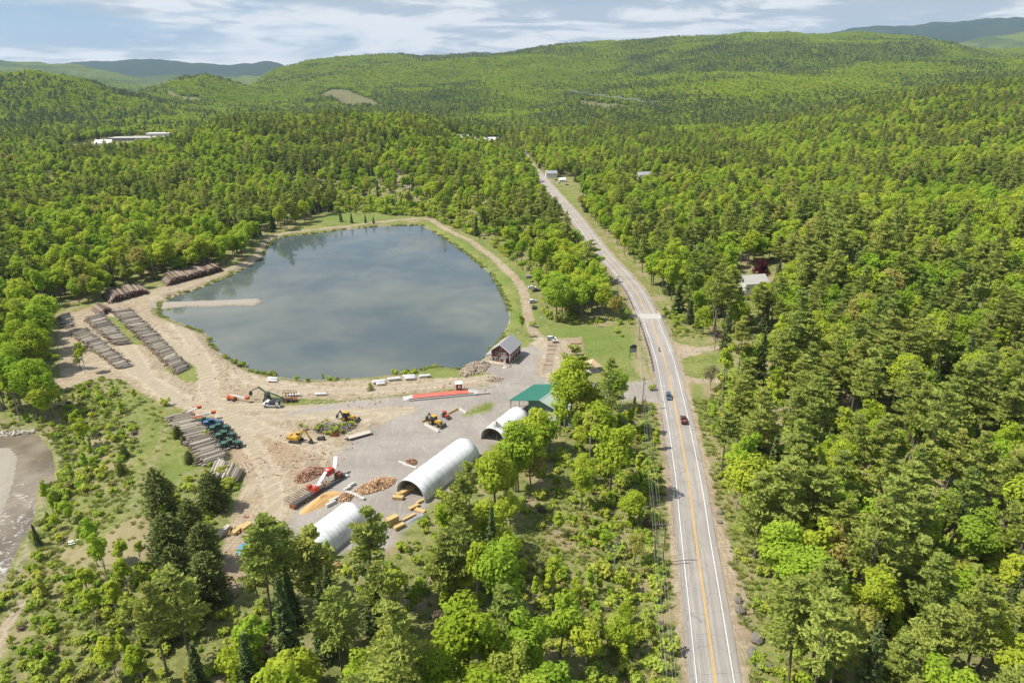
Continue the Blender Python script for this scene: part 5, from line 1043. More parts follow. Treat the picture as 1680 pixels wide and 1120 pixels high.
# white picnic table on the dry field
o = thing('picnic_table', 'white picnic table alone on the dry river field', 'table', G(120.6, 891), .4)
MB().box((0, 0, .76), (1.9, .8, .06)).build('tabletop', M['white_paint'], o)
for y in (-.72, .72): MB().box((0, y, .46), (1.9, .28, .05)).build('bench', M['white_paint'], o)
for x in (-.65, .65):
    for s in (-1, 1): MB().beam((x, s*.3, .74), (x, s*.62, 0), .08).build('leg', M['white_paint'], o)
# ------------------------------------------------------------------ propane tanks along the bank
def tank(px, py, L, r, rz, label):
    o = thing('storage_tank', label, 'tank', G(px, py), rz, 'white tanks along the pond bank'); m = MB(); prof = [(-L/2, .05), (-L/2+.12, r*.55), (-L/2+.35, r*.88), (-L/2+.6, r), (L/2-.6, r), (L/2-.35, r*.88), (L/2-.12, r*.55), (L/2, .05)]
    lathe(m, prof, 16, 'x'); m.v = [(a, b, c+r+.3) for a, b, c in m.v]; m.build('shell', M['white_paint'], o, smooth=True)
    for x in (-L*.3, L*.3): MB().box((x, 0, .25), (.25, r*1.3, .5)).build('saddle', M['steel_dark'], o)
    MB().tube((0, 0, r*2+.25), (0, 0, r*2+.5), .22, n=8).build('valve_dome', M['galv'], o)
for q in ((622,629,5.2,.6,.22,'leftmost white tank of the bank row, behind a shorter one'), (625,632,3.6,.5,.2,'shorter white tank lying in front of the leftmost one'), (647,624,5.2,.55,.22,'white tank with a plain end, third from the left'), (671,620,5,.6,.12,'upper white tank of the doubled pair near the grass point'), (673,623,4.4,.55,.12,'lower white tank of the doubled pair near the grass point'), (697,619,4.8,.5,.2,'rightmost white tank beside the grassy point'),
          (448,623.5,4.2,.5,-.1,'upper white tank on the bare left bank'), (447,627,4.2,.45,-.1,'lower white tank on the bare left bank'), (484,650,4.4,.45,.02,'white tank lying on the left end of the green strip'), (527,648.5,4.6,.4,.05,'thin white tank on the middle of the green strip')): tank(*q)

# bark litter, chips and clods trodden into the yard
lm = MB(); rl_ = np.random.default_rng(5); q = np.array([P(150+rl_.random()*650, 500+rl_.random()*370) for _ in range(9000)])
q = q[(sdist(DIRT[0], q[:, 0], q[:, 1]) > 1) & (vnoise(q[:, 0], q[:, 1], 14, 3) > .62)][:1500]; qz = H(q[:, 0], q[:, 1])
for (x, y), z in zip(q, qz):
    s = .12+.35*rl_.random()**2; lm.box((x, y, z+s*.1), (s*2.2, s*.8, s*.4), M=Matrix.Rotation(rl_.random()*6.28, 4, 'Z') @ Matrix.Rotation(rl_.normal()*.3, 4, 'X'))
tag(lm.build('bark_litter', M['split_red']), 'bark and wood litter strewn over the dirt yard', 'debris', kind='stuff')
# ------------------------------------------------------------------ cars and lorries (front towards +X)
def car(label, cat, px, py, heading, paint, kind_='suv', loc=None, group=None):
    x, y, z = loc or G(px, py); nm = {'pickup': 'pickup_truck'}.get(kind_, 'parked_car' if group else 'car'); o = thing(nm, label, cat, (x, y, z), heading, group); L, Wd, r = (5.4, 1.9, .38) if kind_ == 'pickup' else (4.6, 1.82, .34); h = Wd/2
    b = MB(); a = r+.34
    if kind_ == 'pickup': low = [(-L/2, .45), (-L/2, 1.0), (-L/2+1.9, 1.02), (L/2-1.35, 1.05), (L/2-.2, .95), (L/2, .75), (L/2, .42)]
    else: low = [(-L/2, .4), (-L/2+.02, .88), (-L/2+.25, .98), (L/2-1.2, .96), (L/2-.25, .80), (L/2, .62), (L/2, .38)]
    for xx in (L*.3, -L*.3):             # wheel arches cut into the sill line
        low += [] 
    fr = [(p[0], p[1]) for p in low]; arch = []
    for c in (L*.3, -L*.3): arch += [(c+a*.62, .3), (c+a*.5, .62), (c, .74), (c-a*.5, .62), (c-a*.62, .3)]
    b.prism(fr+arch, -h, h); 
    if kind_ == 'pickup':
        b.box((-L/2+1.0, h-.05, 1.12), (1.95, .1, .28)); b.box((-L/2+1.0, -h+.05, 1.12), (1.95, .1, .28)); b.box((-L/2+.05, 0, 1.1), (.1, Wd-.2, .3))
    b.build('body', paint, o)
    if kind_ == 'pickup': x0, x1, t0, t1, zt, zb = -L/2+1.95, L/2-1.3, -L/2+2.1, L/2-2.1, 1.72, 1.0
    elif kind_ == 'suv': x0, x1, t0, t1, zt, zb = -L/2+.1, L/2-1.05, -L/2+.45, L/2-1.85, 1.62, .95
    else: x0, x1, t0, t1, zt, zb = -L/2+.55, L/2-1.1, -L/2+1.2, L/2-1.95, 1.42, .92
    k = .78
    MB().add([(x0,-h*.94,zb),(x1,-h*.94,zb),(x1,h*.94,zb),(x0,h*.94,zb),(t0,-h*k,zt-.06),(t1,-h*k,zt-.06),(t1,h*k,zt-.06),(t0,h*k,zt-.06)], [(3,2,1,0),(4,5,6,7),(0,1,5,4),(1,2,6,5),(2,3,7,6),(3,0,4,7)]).build('window', M['glass'], o)
    MB().box(((t0+t1)/2, 0, zt), (t1-t0, Wd*k-.02, .1), taper=.94).build('roof', paint, o)
    if kind_ == 'pickup': MB().box((-L/2+1.0, 0, .8), (1.8, Wd-.25, .06)).build('cargo_bed', M['rust'] if 'timber' in label else M['steel_dark'], o); MB().box((-L/2+1.0, -.25, 1.05), (1.5, .6, .45)).box((-L/2+.8, .4, 1.0), (1.2, .5, .35)).build('load', M['rust'], o) if 'timber' in label else None
    for s in (-.68, .68): MB().box((L/2-.03, s*h/.9, .68), (.1, .32, .14)).build('headlight', M['lamp'], o); MB().box((-L/2+.02, s*h/.9, .8), (.08, .26, .18)).build('tail_light', M['lamp_red'], o)
    wheels(o, [(L*.3, h-.1), (L*.3, -h+.1), (-L*.3, h-.1), (-L*.3, -h+.1)], r, .24); return o
def onroad(px, py, lane):                # on the highway near a traced point; lane = offset to the right
    x, y, _ = G(px, py); i = int(np.argmin((RD[:, 0]-x)**2+(RD[:, 1]-y)**2)); t = RD[i+1]-RD[i-1]; t = t/np.linalg.norm(t); p = RD[i]+np.array([t[1], -t[0]])*lane; return (p[0], p[1], float(road_z([RD[i][0]], [RD[i][1]])[0])+.17), math.atan2(t[1], t[0])
l, a = onroad(1100, 655, -1.75); car('dark blue car driving towards the viewer in the left lane', 'car', 0, 0, a+math.pi, M['car_blue'], 'suv', l)
l, a = onroad(1126, 692, 1.8); car('maroon pickup with a timber coloured load driving away in the right lane', 'pickup', 0, 0, a, M['car_maroon'], 'pickup', l)
GC = 'cars parked on the grass by the pond track'
for q in (('grey car farthest up the grass beside the track', 869, 456, .1, 'car_grey', 'sedan'), ('black car parked at the bushes right of the grey one', 883, 458, .2, 'car_black', 'suv'), ('white sedan half way down the parked row', 873, 473, .05, 'car_white', 'sedan'), ('dark car half hidden by bushes next to the white sedan', 880, 478, .3, 'car_black', 'sedan'), ('white car nearest to the track bend', 874, 496, .5, 'car_white', 'suv'), ('small black car at the lower end of the parked row', 876.5, 506, 1.4, 'car_black', 'sedan')):
    car(q[0], 'car', q[1], q[2], q[3], M[q[4]], q[5], group=GC)
car('white estate car standing alone on the tan timber lot', 'car', 905, 557, .12, M['car_white'], 'suv')
for q in (('silver car in front of the far white roadside house', 916, 301, 1.0, 'car_white'), ('dark red car beside the silver one at the far roadside house', 912, 296, 1.2, 'car_maroon'), ('pale car under the trees by the far roadside house', 930, 304, .3, 'car_grey')): car(q[0], 'car', q[1], q[2], q[3], M[q[4]], 'sedan')
# small cart with two bins on the lot
o = thing('utility_cart', 'small brown cart with white bins beside the estate car', 'cart', G(911, 562), .1); MB().box((0, 0, .55), (2.6, 1.3, .3)).build('bed', M['rust'], o)
for x in (-.7, .7): MB().box((x, 0, 1.0), (.9, 1.0, .6), taper=.9).build('bin', M['white_paint'], o)
wheels(o, [(.8, .6), (.8, -.6), (-.8, .6), (-.8, -.6)], .3, .2)
# motorcycle and rider
l, a = onroad(1056, 578, -1.0); l, a = onroad(1084, 577, -1.3); o = thing('motorcycle', 'dark motorcycle with rider coming down the left lane', 'motorcycle', l, a+math.pi)
for x in (.72, -.72): t = MB().tube((x, -.07, .32), (x, .07, .32), .32, n=14).build('wheel', M['tyre'], o); MB().tube((x, -.08, .32), (x, .08, .32), .17, n=8).build('rim', M['rim'], t)
MB().prism([(-.75,.5),(-.5,.85),(-.05,.78),(.1,.98),(.45,.95),(.55,.7),(.3,.35),(-.3,.3)], -.14, .14).build('frame', M['steel_dark'], o); MB().path([(.72,0,.32),(.5,0,1.0),(.42,0,1.08)], .05).tube((.42,-.38,1.1),(.42,.38,1.1), .025).build('handlebar', M['galv'], o); MB().box((-.35, 0, .86), (.6, .28, .1)).build('seat', M['tyre'], o); MB().tube((.6,0,.9), (.66,0,.9), .1).build('headlight', M['lamp'], o)
def skinned(name, chain, mt, parent=None):  # one continuous body grown over a skeleton
    vs = []; es = []; rs = []; idx = {}
    for pts in chain:
        prev = None
        for p, r in pts:
            key = tuple(round(c, 3) for c in p)
            if key not in idx: idx[key] = len(vs); vs.append(p); rs.append(r)
            if prev is not None: es.append((prev, idx[key]))
            prev = idx[key]
    me = bpy.data.meshes.new(name); me.from_pydata(vs, es, []); o = link(name, me, parent); md = o.modifiers.new('skin', 'SKIN');
    for i, r in enumerate(rs): me.skin_vertices[0].data[i].radius = (r, r)
    me.skin_vertices[0].data[0].use_root = True; o.modifiers.new('sub', 'SUBSURF').levels = 1; o.modifiers['sub'].render_levels = 1; me.materials.append(mt); return o
pr = thing('person', 'rider in dark jacket and helmet sitting on the motorcycle', 'person', (l[0], l[1], l[2]), a+math.pi)
hip = (-.38, 0, .98); sh = (-.1, 0, 1.45)
skinned('body', [[(hip, .16), ((-.25, 0, 1.2), .15), (sh, .17), ((-.04, 0, 1.56), .07), ((.0, 0, 1.66), .09), ((.02, 0, 1.76), .09)]]+[[(sh, .17), ((-.08, s*.2, 1.42), .07), ((.12, s*.3, 1.2), .05), ((.38, s*.33, 1.14), .035)] for s in (-1, 1)]+[[(hip, .16), ((-.32, s*.14, .95), .1), ((.08, s*.24, .88), .08), ((-.12, s*.24, .5), .055), ((-.1, s*.24, .4), .04), ((.08, s*.24, .37), .035)] for s in (-1, 1)], M['cloth_dark'], pr)
lathe(MB(), [(1.6,.09),(1.66,.135),(1.76,.15),(1.85,.11),(1.89,.03)], 12).build('helmet', M['sign_dark'], pr, smooth=True)
# ------------------------------------------------------------------ yard machines
def track(root, y, L, r, w):
    prof = [(-L/2+r*math.cos(t)-0, r+r*math.sin(t)) for t in np.linspace(math.pi*.5, math.pi*1.5, 7)]+[(L/2+r*math.cos(t), r+r*math.sin(t)) for t in np.linspace(-math.pi*.5, math.pi*.5, 7)]
    MB().prism(prof, y-w/2, y+w/2).build('track', M['steel_dark'], root)
o = thing('excavator', 'yellow tracked excavator with its bucket resting on the dirt', 'excavator', G(486, 724), R(-12)); 
for y in (-1.2, 1.2): track(o, y, 3.0, .45, .55)
MB().box((0, 0, .75), (2.2, 1.9, .4)).build('undercarriage', M['steel_dark'], o)
MB().prism([(-2.6,1.1),(-2.75,1.9),(-2.3,2.15),(.9,2.05),(1.3,1.5),(1.3,1.05)], -1.35, 1.35).box((-1.9, 0, 2.25), (1.2, 2.2, .3), taper=.8).build('engine_house', M['cat_yellow'], o)
c = MB().prism([(-.1,1.2),(-.1,2.85),(1.1,2.85),(1.45,2.0),(1.4,1.2)], .45, 1.3).build('cab', M['glass'], o); MB().box((.5, .87, 2.9), (1.3, .95, .12)).build('cab_roof', M['cat_yellow'], o)
MB().prism([(.9,1.3),(2.0,3.5),(3.2,4.9),(3.7,4.8),(3.5,4.3),(2.5,3.1),(1.6,1.2)], -.35, .15).build('boom', M['cat_yellow'], o); MB().prism([(3.1,5.1),(3.6,5.1),(5.3,1.5),(5.05,1.35)], -.3, .1).build('stick', M['cat_yellow'], o)
MB().prism([(5.3,1.7),(4.7,1.0),(4.5,.35),(4.9,0),(5.6,.15),(5.75,.7)], -.6, .4).build('bucket', M['steel_dark'], o); MB().tube((1.8,-.1,2.0),(2.7,-.1,3.6),.09).tube((3.0,-.1,5.3),(3.9,-.1,5.0),.09).build('hydraulic_ram', M['galv'], o)
def tractor_like(label, name, px, py, rz, paint, back=True, front='bucket', cat='tractor', s=1.0):
    o = thing(name, label, cat, G(px, py), rz); o.scale = (s, s, s)
    MB().prism([(-1.6,.7),(-1.6,1.2),(-.4,1.25),(.2,1.75),(1.9,1.6),(2.1,.8)], -.5, .5).build('body', paint, o)
    MB().prism([(-1.5,1.25),(-1.3,2.6),(.0,2.6),(.25,1.6),(-.1,1.25)], -.62, .62).build('cab', M['glass'], o); MB().box((-.65, 0, 2.68), (1.6, 1.5, .14)).build('cab_roof', paint, o)
    wheels(o, [(-1.0, .95), (-1.0, -.95)], .8, .5, 'rim' if paint is not M['cat_yellow'] else 'cat_yellow'); wheels(o, [(1.45, .85), (1.45, -.85)], .58, .38, 'rim' if paint is not M['cat_yellow'] else 'cat_yellow')
    for y in (-.65, .65): MB().beam((.2, y, 1.4), (2.9, y, .75), .14, .22).build('loader_arm', paint, o)
    MB().prism([(2.8,1.1),(2.75,.15),(3.65,.05),(3.3,.45),(3.1,1.05)], -1.15, 1.15).build('bucket', M['steel_dark'], o)
    if back: MB().beam((-1.7,0,1.0), (-2.6,0,2.9), .28, .36).build('boom', M['steel_dark'], o); MB().beam((-2.55,0,2.95), (-3.7,0,1.2), .2, .26).build('stick', M['steel_dark'], o); MB().prism([(-3.9,1.4),(-3.4,1.2),(-3.4,.5),(-3.8,.2),(-4.1,.7)], -.35, .35).build('rear_bucket', M['steel_dark'], o)
    return o
tractor_like('yellow backhoe loader with dark arm raised behind it, alone on the dirt', 'backhoe_loader', 572, 689, R(-14), M['cat_yellow'], cat='backhoe', s=1.12)
tractor_like('yellow wheel loader standing inside the barrier corner', 'wheel_loader', 715, 696, R(-40), M['cat_yellow'], cat='loader', s=1.15)
tractor_like('small red tractor beside the yellow loader', 'tractor', 731, 684, R(-50), M['red_paint'], back=False, s=.75)
def skidder(px, py, rz, label, paint, s=1.0):
    o = thing('skidder', label, 'forestry machine', G(px, py), rz, 'forestry machines parked along the big log row'); o.scale = (s, s, s)
    MB().prism([(-2.9,.9),(-2.9,1.7),(-1.2,1.75),(-1.0,1.2),(.6,1.2),(.9,1.9),(2.8,1.75),(3.0,.9)], -.75, .75).build('body', paint, o)
    c = MB().box((-.15, 0, 2.75), (1.5, 1.5, .1))
    for x in (-.85, .55):
        for y in (-.68, .68): c.box((x, y, 2.0), (.12, .12, 1.5))
    c.build('cab_cage', paint, o); MB().box((-.1, 0, 1.75), (1.1, 1.1, 1.2)).build('cab', M['glass'], o)
    wheels(o, [(-1.8, 1.15), (-1.8, -1.15), (1.8, 1.15), (1.8, -1.15)], .8, .6)
    MB().box((3.2, 0, .9), (.15, 2.2, .8)).build('blade', M['steel_dark'], o); MB().box((-2.0, 0, 2.15), (1.5, 1.9, .1)).build('deck_plate', paint, o); MB().prism([(-2.9,1.7),(-3.4,2.6),(-3.2,2.7),(-2.4,1.8)], -.3, .3).build('winch_arch', M['steel_dark'], o); return o
for q in ((337,693,.3,'partly hidden teal machine behind the blue one','machine_green',.75), (350,699,.3,'blue skidder, only blue one in the parked line','machine_blue',1), (361,708,.3,'green skidder directly below the blue one','machine_green',1.05), (371,720,.3,'middle of the green skidders, between two others','machine_green',1.05), (380,734,.3,'lowest green skidder at the end of the parked line','machine_green',1.05)): skidder(*q[:3], q[3], M[q[4]], q[5])
def splitter(px, py, rz, label, bl, bz, tip=True, s=1.0, off=(0, 0)):
    o = thing('boom_lift', label, 'lift', G(px, py), rz); o.scale = (s, s, s); MB().prism([(-1.6,.55),(-1.7,1.3),(-.6,1.6),(1.2,1.4),(1.5,.55)], -.8, .8).build('body', M['orange'], o); MB().box((-1.1, 0, 1.65), (1.2, 1.3, .3), taper=.8).build('engine_cover', M['orange'], o)
    wheels(o, [(-1.0, .9), (-1.0, -.9), (1.0, .9), (1.0, -.9)], .45, .35); e = (bl, 0, bz); MB().beam((-.9, .25, 1.8), (e[0], .25, e[2]), .3, .34).build('boom', M['white_paint'], o)
    if tip: k = MB(); [k.box((e[0]+.6+x, .25+y, e[2]+.3), (.1, .1, 1.0)) for x in (-.6, .6) for y in (-.6, .6)]; k.box((e[0]+.6, .25, e[2]-.2), (1.3, 1.3, .08)).box((e[0]+.6, .25, e[2]+.4), (1.35, 1.35, .5)).build('basket', M['orange'], o)
    return o
splitter(313, 684, R(38), 'orange lift with raised white boom at the top of the big log row', 2.6, 2.6); splitter(326, 690, R(18), 'second orange lift with dark boom just below the first', 4.4, 2.2)
splitter(381, 656, R(-18), 'orange lift beside the grapple trailer with its white boom laid forward', 6.0, 1.6)
# orange and black stump of the laid boom
# white work truck with dark gear, grapple trailer, cage trailer
o = thing('work_truck', 'white work truck with black equipment on its back', 'truck', G(447, 667), R(176)); MB().prism([(-3.2,.55),(-3.2,1.0),(.9,1.0),(.95,2.3),(1.9,2.35),(2.3,1.55),(3.1,1.4),(3.3,.55)], -1.05, 1.05).build('body', M['white_paint'], o); MB().prism([(1.05,1.5),(1.05,2.15),(1.85,2.2),(2.2,1.55)], -1.07, 1.07).build('window', M['glass'], o)
MB().box((-1.1, 0, 1.7), (3.2, 1.9, 1.2)).box((-.4, 0, 2.5), (1.4, 1.3, .5), taper=.7).build('equipment_box', M['steel_dark'], o); MB().box((-2.2, 0, 1.6), (.9, 2.12, 1.0)).build('side_box', M['white_paint'], o); wheels(o, [(2.1, .95), (2.1, -.95), (-1.9, .95), (-1.9, -.95)], .5, .35)
for y in (-.7, .7): MB().box((3.3, y, .95), (.08, .35, .22)).build('headlight', M['lamp'], o)
o = thing('grapple_trailer', 'dark log loader trailer with long grapple boom behind the white truck', 'loader', G(452, 658), R(-8)); MB().box((1.5, 0, 1.0), (10, .9, .35)).box((-3, 0, 1.2), (1.8, 2.2, .5)).build('chassis', M['steel_dark'], o); wheels(o, [(4.6, .9), (4.6, -.9), (3.5, .9), (3.5, -.9)], .48, .3)
MB().box((-2.9, 0, 2.2), (1.5, 1.5, 1.6)).build('operator_cab', M['steel_dark'], o); MB().beam((-2.2, 0, 2.6), (-5.8, 0, 5.2), .35, .45).beam((3.4,0,1.4), (-2.6,0,3.6), .3, .4).build('boom', M['machine_green'], o); MB().beam((-5.7, 0, 5.2), (-9.0, 0, 3.4), .25, .3).build('stick', M['steel_dark'], o)
MB().prism([(-9.4,3.4),(-8.8,3.4),(-8.5,2.3),(-8.9,1.6),(-9.1,2.4),(-9.3,1.6),(-9.8,2.3)], -.35, .35).build('grapple', M['steel_dark'], o)
for x in (-3.6, -2.2): MB().box((x, -1.5, .6), (.2, .9, 1.2)).build('outrigger', M['steel_dark'], o)
o = thing('cage_trailer', 'rusty cage-sided bunk trailer on the green strip right of the grapple trailer', 'trailer', G(477, 658), R(-3)); MB().box((0, 0, .9), (4.4, 2.3, .25)).build('bed', M['rust'], o)
k = MB()
for y in (-1.1, 1.1):
    for x in (-2.1, -1, 0, 1, 2.1): k.box((x, y, 2.4), (.12, .12, 3))
    for z in (1.6, 2.6, 3.8): k.box((0, y, z), (4.3, .1, .12))
for x in (-2.1, 2.1): k.box((x, 0, 3.8), (.12, 2.2, .12))
k.build('cage', M['rust'], o); wheels(o, [(-.8, 1), (-.8, -1), (.8, 1), (.8, -1)], .45, .3)
o = thing('flatbed_trailer', 'grey flatbed trailer parked at the edge of the grey yard', 'trailer', G(590, 716), R(33)); MB().box((0, 0, .8), (7.6, 2.2, .16)).build('deck', M['lumber_grey'], o); MB().box((-.2, 0, .62), (8.6, .6, .22)).build('frame', M['steel_dark'], o); wheels(o, [(-2.6, 1), (-2.6, -1), (-1.7, 1), (-1.7, -1)], .4, .25)
for y in (-.8, .8): MB().box((3.9, y, 1.7), (.12, .2, 1.9)).build('ramp', M['galv'], o)
MB().beam((-3.8, -.6, .6), (-5.2, 0, .55), .14).beam((-3.8, .6, .6), (-5.2, 0, .55), .14).build('drawbar', M['steel_dark'], o)
o = thing('scrap_cart', 'small black wheeled cart below the weedy rubble', 'cart', G(527, 721), R(-5)); MB().box((0, 0, .7), (2.6, 1.2, .5), taper=.85).build('body', M['steel_dark'], o); MB().tube((.4, -.4, 1.2), (.4, .4, 1.2), .4, n=10).build('drum', M['car_grey'], o); wheels(o, [(-.8, .6), (-.8, -.6), (.8, .6), (.8, -.6)], .35, .2)
o = thing('scrap_bin', 'rusty open box beside the black cart', 'bin', G(548.5, 714), R(-8)); MB().box((0, -.8, .55), (2.4, .08, .9)).box((0, .8, .55), (2.4, .08, .9)).box((-1.2, 0, .55), (.08, 1.6, .9)).box((1.2, 0, .55), (.08, 1.6, .9)).box((0, 0, .12), (2.4, 1.6, .08)).build('box_sides', M['rust'], o)
for x in (-.8, .8): MB().box((x, 0, .05), (.2, 1.7, .1)).build('skid', M['steel_dark'], o)
# firewood processor
a_, b_ = G(477, 834), G(566, 780); th = ang(a_, b_); Lf = math.dist(a_[:2], b_[:2]); o = thing('firewood_processor', 'long red and black firewood processor with two white conveyors', 'machine', a_, th); sL = Lf/24
k = MB()
for i in range(9): k.beam((sL*(1+i*1.0), .2, 1.1), (sL*(1+i*1.0)-.4, 3.2, 1.6), .12, .16)
k.build('feed_deck', M['steel_dark'], o); MB().box((sL*6, -.5, .9), (sL*11, 1.3, .8)).box((sL*16, -.8, .75), (sL*14, .7, .3)).build('frame', M['steel_dark'], o)
MB().box((sL*9.5, 1.2, 2.2), (1.4, 1.2, 1.2), taper=.8).build('saw_housing', M['red_paint'], o); MB().box((sL*10, -.6, 2.0), (1.8, 1.4, 1.2), taper=.85).build('engine_cover', M['red_paint'], o); MB().box((sL*12, .2, 1.4), (2.0, 1.5, 1.5)).build('splitter_box', M['pale_deck'], o)
MB().beam((sL*11.8, .4, 1.6), (sL*18.2, 1.6, 4.0), .9, .22).build('conveyor', M['white_paint'], o); MB().box((sL*18.8, 1.6, 3.2), (2.9, 2.0, 1.6), taper=.85).build('tumbler_housing', M['red_paint'], o); MB().beam((sL*20.8, 1.2, 3.2), (sL*24.2, 3.4, 5.2), 1.0, .25).build('conveyor', M['white_paint'], o)
for x, y in ((17.6, .8), (17.6, 2.3), (20, .8), (20, 2.3), (15, 1.0)): MB().box((sL*x, y, 1.2), (.14, .14, 2.6)).build('leg', M['lumber_grey'], o)
MB().box((sL*21.5, .2, 1.2), (1.8, 1.6, 1.6)).build('hopper', M['rust'], o); wheels(o, [(sL*5, -1.1), (sL*6, -1.1), (sL*15.5, -1.3)], .45, .3); MB().box((sL*.6, -.4, .7), (.8, 2.0, 1.0)).build('hitch_box', M['rust'], o)
# ------------------------------------------------------------------ pavilion, sign
o = thing('pavilion', 'small open pavilion with tan pyramid roof on the lawn', 'pavilion', G(972, 607), .3)
MB().add([(-2.9,-2.9,2.4),(2.9,-2.9,2.4),(2.9,2.9,2.4),(-2.9,2.9,2.4),(0,0,5.0),(-2.9,-2.9,2.25),(2.9,-2.9,2.25),(2.9,2.9,2.25),(-2.9,2.9,2.25)], [(0,1,4),(1,2,4),(2,3,4),(3,0,4),(8,7,6,5),(0,5,6,1),(1,6,7,2),(2,7,8,3),(3,8,5,0)]).build('roof', M['tan_roof'], o)
for x in (-2.4, 2.4):
    for y in (-2.4, 2.4): MB().box((x, y, 1.15), (.2, .2, 2.4)).build('post', M['deck_wood'], o)
MB().box((0, 0, .06), (5.4, 5.4, .16)).build('floor_slab', M['concrete'], o)
o = thing('billboard', 'tall two-post roadside sign with dark header over grey letter board', 'sign', G(1038, 588), R(12))
for x in (-1.35, 1.35): MB().box((x, 0, 2.8), (.16, .16, 6.0)).build('post', M['steel_dark'], o)
MB().box((0, 0, 5.3), (2.55, .22, 1.0)).build('header_panel', M['sign_dark'], o); MB().add([(-1.0,-.1,5.8),(1.0,-.1,5.8),(.5,-.1,6.5),(-.5,-.1,6.5),(-1.0,.1,5.8),(1.0,.1,5.8),(.5,.1,6.5),(-.5,.1,6.5)], [(0,1,2,3),(7,6,5,4),(0,4,5,1),(1,5,6,2),(2,6,7,3),(3,7,4,0)]).build('crest_panel', M['sign_grey'], o)
MB().box((0, 0, 3.75), (2.55, .2, 1.9)).build('letter_board', M['sign_grey'], o); k = MB(); [k.box((0, -.12, 3.1+i*.4), (2.3, .04, .05)) for i in range(4)]; k.build('letter_rails', M['trim'], o)
for px, py, l in ((850.5,548,'white bench-like box under the lone dense tree'), (888,523,'small white marker stone on the lawn edge'), (1143,577,'small white sign at the side road mouth')):
    x, y, z = G(px, py); q = MB().box((0, 0, .45), (.9, .4, .5)).box((-.35, 0, .1), (.08, .35, .25)).box((.35, 0, .1), (.08, .35, .25)).build('marker', M['white_paint']); q.location = (x, y, z); tag(q, l, 'marker')
# ------------------------------------------------------------------ utility poles and wires
def pole(px, py, h, label, ofs=None, double=False, rz=None):
    x, y, z = ofs if ofs else G(px, py); o = thing('utility_pole', label, 'utility pole', (x, y, z), rz or 0, 'utility poles along the highway')
    MB().tube((0, 0, -.6), (0, 0, h), .17, .11, 8).build('pole_shaft', M['pole_wood'], o); MB().box((0, -.16, h-.6), (2.4, .12, .14)).beam((-.7, -.16, h-.65), (0, -.1, h-1.3), .06).beam((.7, -.16, h-.65), (0, -.1, h-1.3), .06).build('crossarm', M['pole_wood'], o)
    for s in (-1.1, -.5, .5, 1.1): MB().tube((s, -.16, h-.52), (s, -.16, h-.32), .06, .04, 6).build('insulator', M['galv'], o)
    if double: MB().tube((.45, -.3, h-2.6), (.45, -.3, h-1.7), .22, n=10).build('transformer', M['galv'], o)
    return (x, y, z+h)
PX = [((1100, 1330), 12, 'nearest utility pole, at the bottom of the roadside brush'), ((1072, 928), 12.5, 'left pole of the near pair in the brush beside the highway'), ((1053, 672), 12.5, 'pole at the paved yard entrance'), ((1048, 558), 9, 'pole below the bridge near the guardrail'), ((1013, 478), 9, 'pole above the bridge at the wood edge'), ((968, 421), 9, 'pole on the verge of the upper bend'), ((935, 378), 10, 'pole where the highway straightens in the distance'), ((908, 342), 10, 'far pole before the roadside house'), ((890, 312), 10, 'farthest visible pole of the line')]
tops = [pole(*p, h, l, double=(i in (2, 4))) for i, (p, h, l) in enumerate(PX)]
pole(1087, 922, 11.5, 'right pole of the near pair, close to the road')
def wire(a, b, sag, r=.022, n=10): return [(a[0]+(b[0]-a[0])*t, a[1]+(b[1]-a[1])*t, a[2]+(b[2]-a[2])*t-sag*4*t*(1-t)) for t in np.linspace(0, 1, n)]
for w_, (dx, dz) in enumerate(((-1.1, -.3), (-.5, -.3), (.5, -.3), (1.1, -.3), (0, -2.2), (0.1, -3.0))):
    m = MB()
    for p, q in zip(tops[:-1], tops[1:]): m.path(wire((p[0]+dx, p[1]-.16, p[2]+dz), (q[0]+dx, q[1]-.16, q[2]+dz), 1.1), .02 if w_ < 4 else .03, 4)
    tag(m.build('power_wire', M['wire'] if w_ < 4 else M['steel_dark']), 'thin wire strung along the roadside utility poles', 'wire', 'wires on the roadside poles')
# guard rails and bridge
def rail(p0, p1, off, label, light=False):
    y0, y1 = G(*p0)[1], G(*p1)[1]; k = (RD[:, 1] > min(y0, y1)) & (RD[:, 1] < max(y0, y1)); t = np.gradient(RD, axis=0); t /= np.linalg.norm(t, axis=1)[:, None]; L_ = (RD+np.stack([t[:, 1], -t[:, 0]], 1)*off)[k]; z = road_z(L_[:, 0], L_[:, 1])
    o = thing('guardrail', label, 'guardrail', (L_[0][0], L_[0][1], z[0])); q = [(p[0]-L_[0][0], p[1]-L_[0][1], zz_-z[0]) for p, zz_ in zip(L_, z)]
    m = MB(); [m.beam((*a[:2], a[2]+.72), (*b[:2], b[2]+.72), .09, .32) for a, b in zip(q[:-1], q[1:])]; m.build('rail', M['galv'] if light else M['steel_dark'], o)
    for i in range(0, len(q), 2): MB().box((q[i][0]-.12*np.sign(off)*-1, q[i][1], q[i][2]+.38), (.16, .2, .9)).build('post', M['steel_dark'], o)
rail((1046, 524), (1077, 613), -5.7, 'dark post guardrail left of the highway below the bridge'); rail((1012, 458), (1041, 510), -5.7, 'dark guardrail left of the highway above the bridge'); rail((1082, 520), (1100, 553), 5.6, 'pale guardrail right of the highway below the bridge', True); rail((1058, 478), (1078, 510), 5.6, 'pale guardrail right of the highway above the bridge', True)
bl, a = onroad(1062, 518, 0); i0 = int(np.argmin(np.hypot(RD[:, 0]-bl[0], RD[:, 1]-bl[1]))); o = thing('bridge', 'short road bridge with pale concrete deck and dark wing walls', 'bridge', (bl[0], bl[1], bl[2]-.17), a)
MB().box((0, 0, .1), (7.5, 10.6, .17)).build('deck', M['pale_deck'], o)
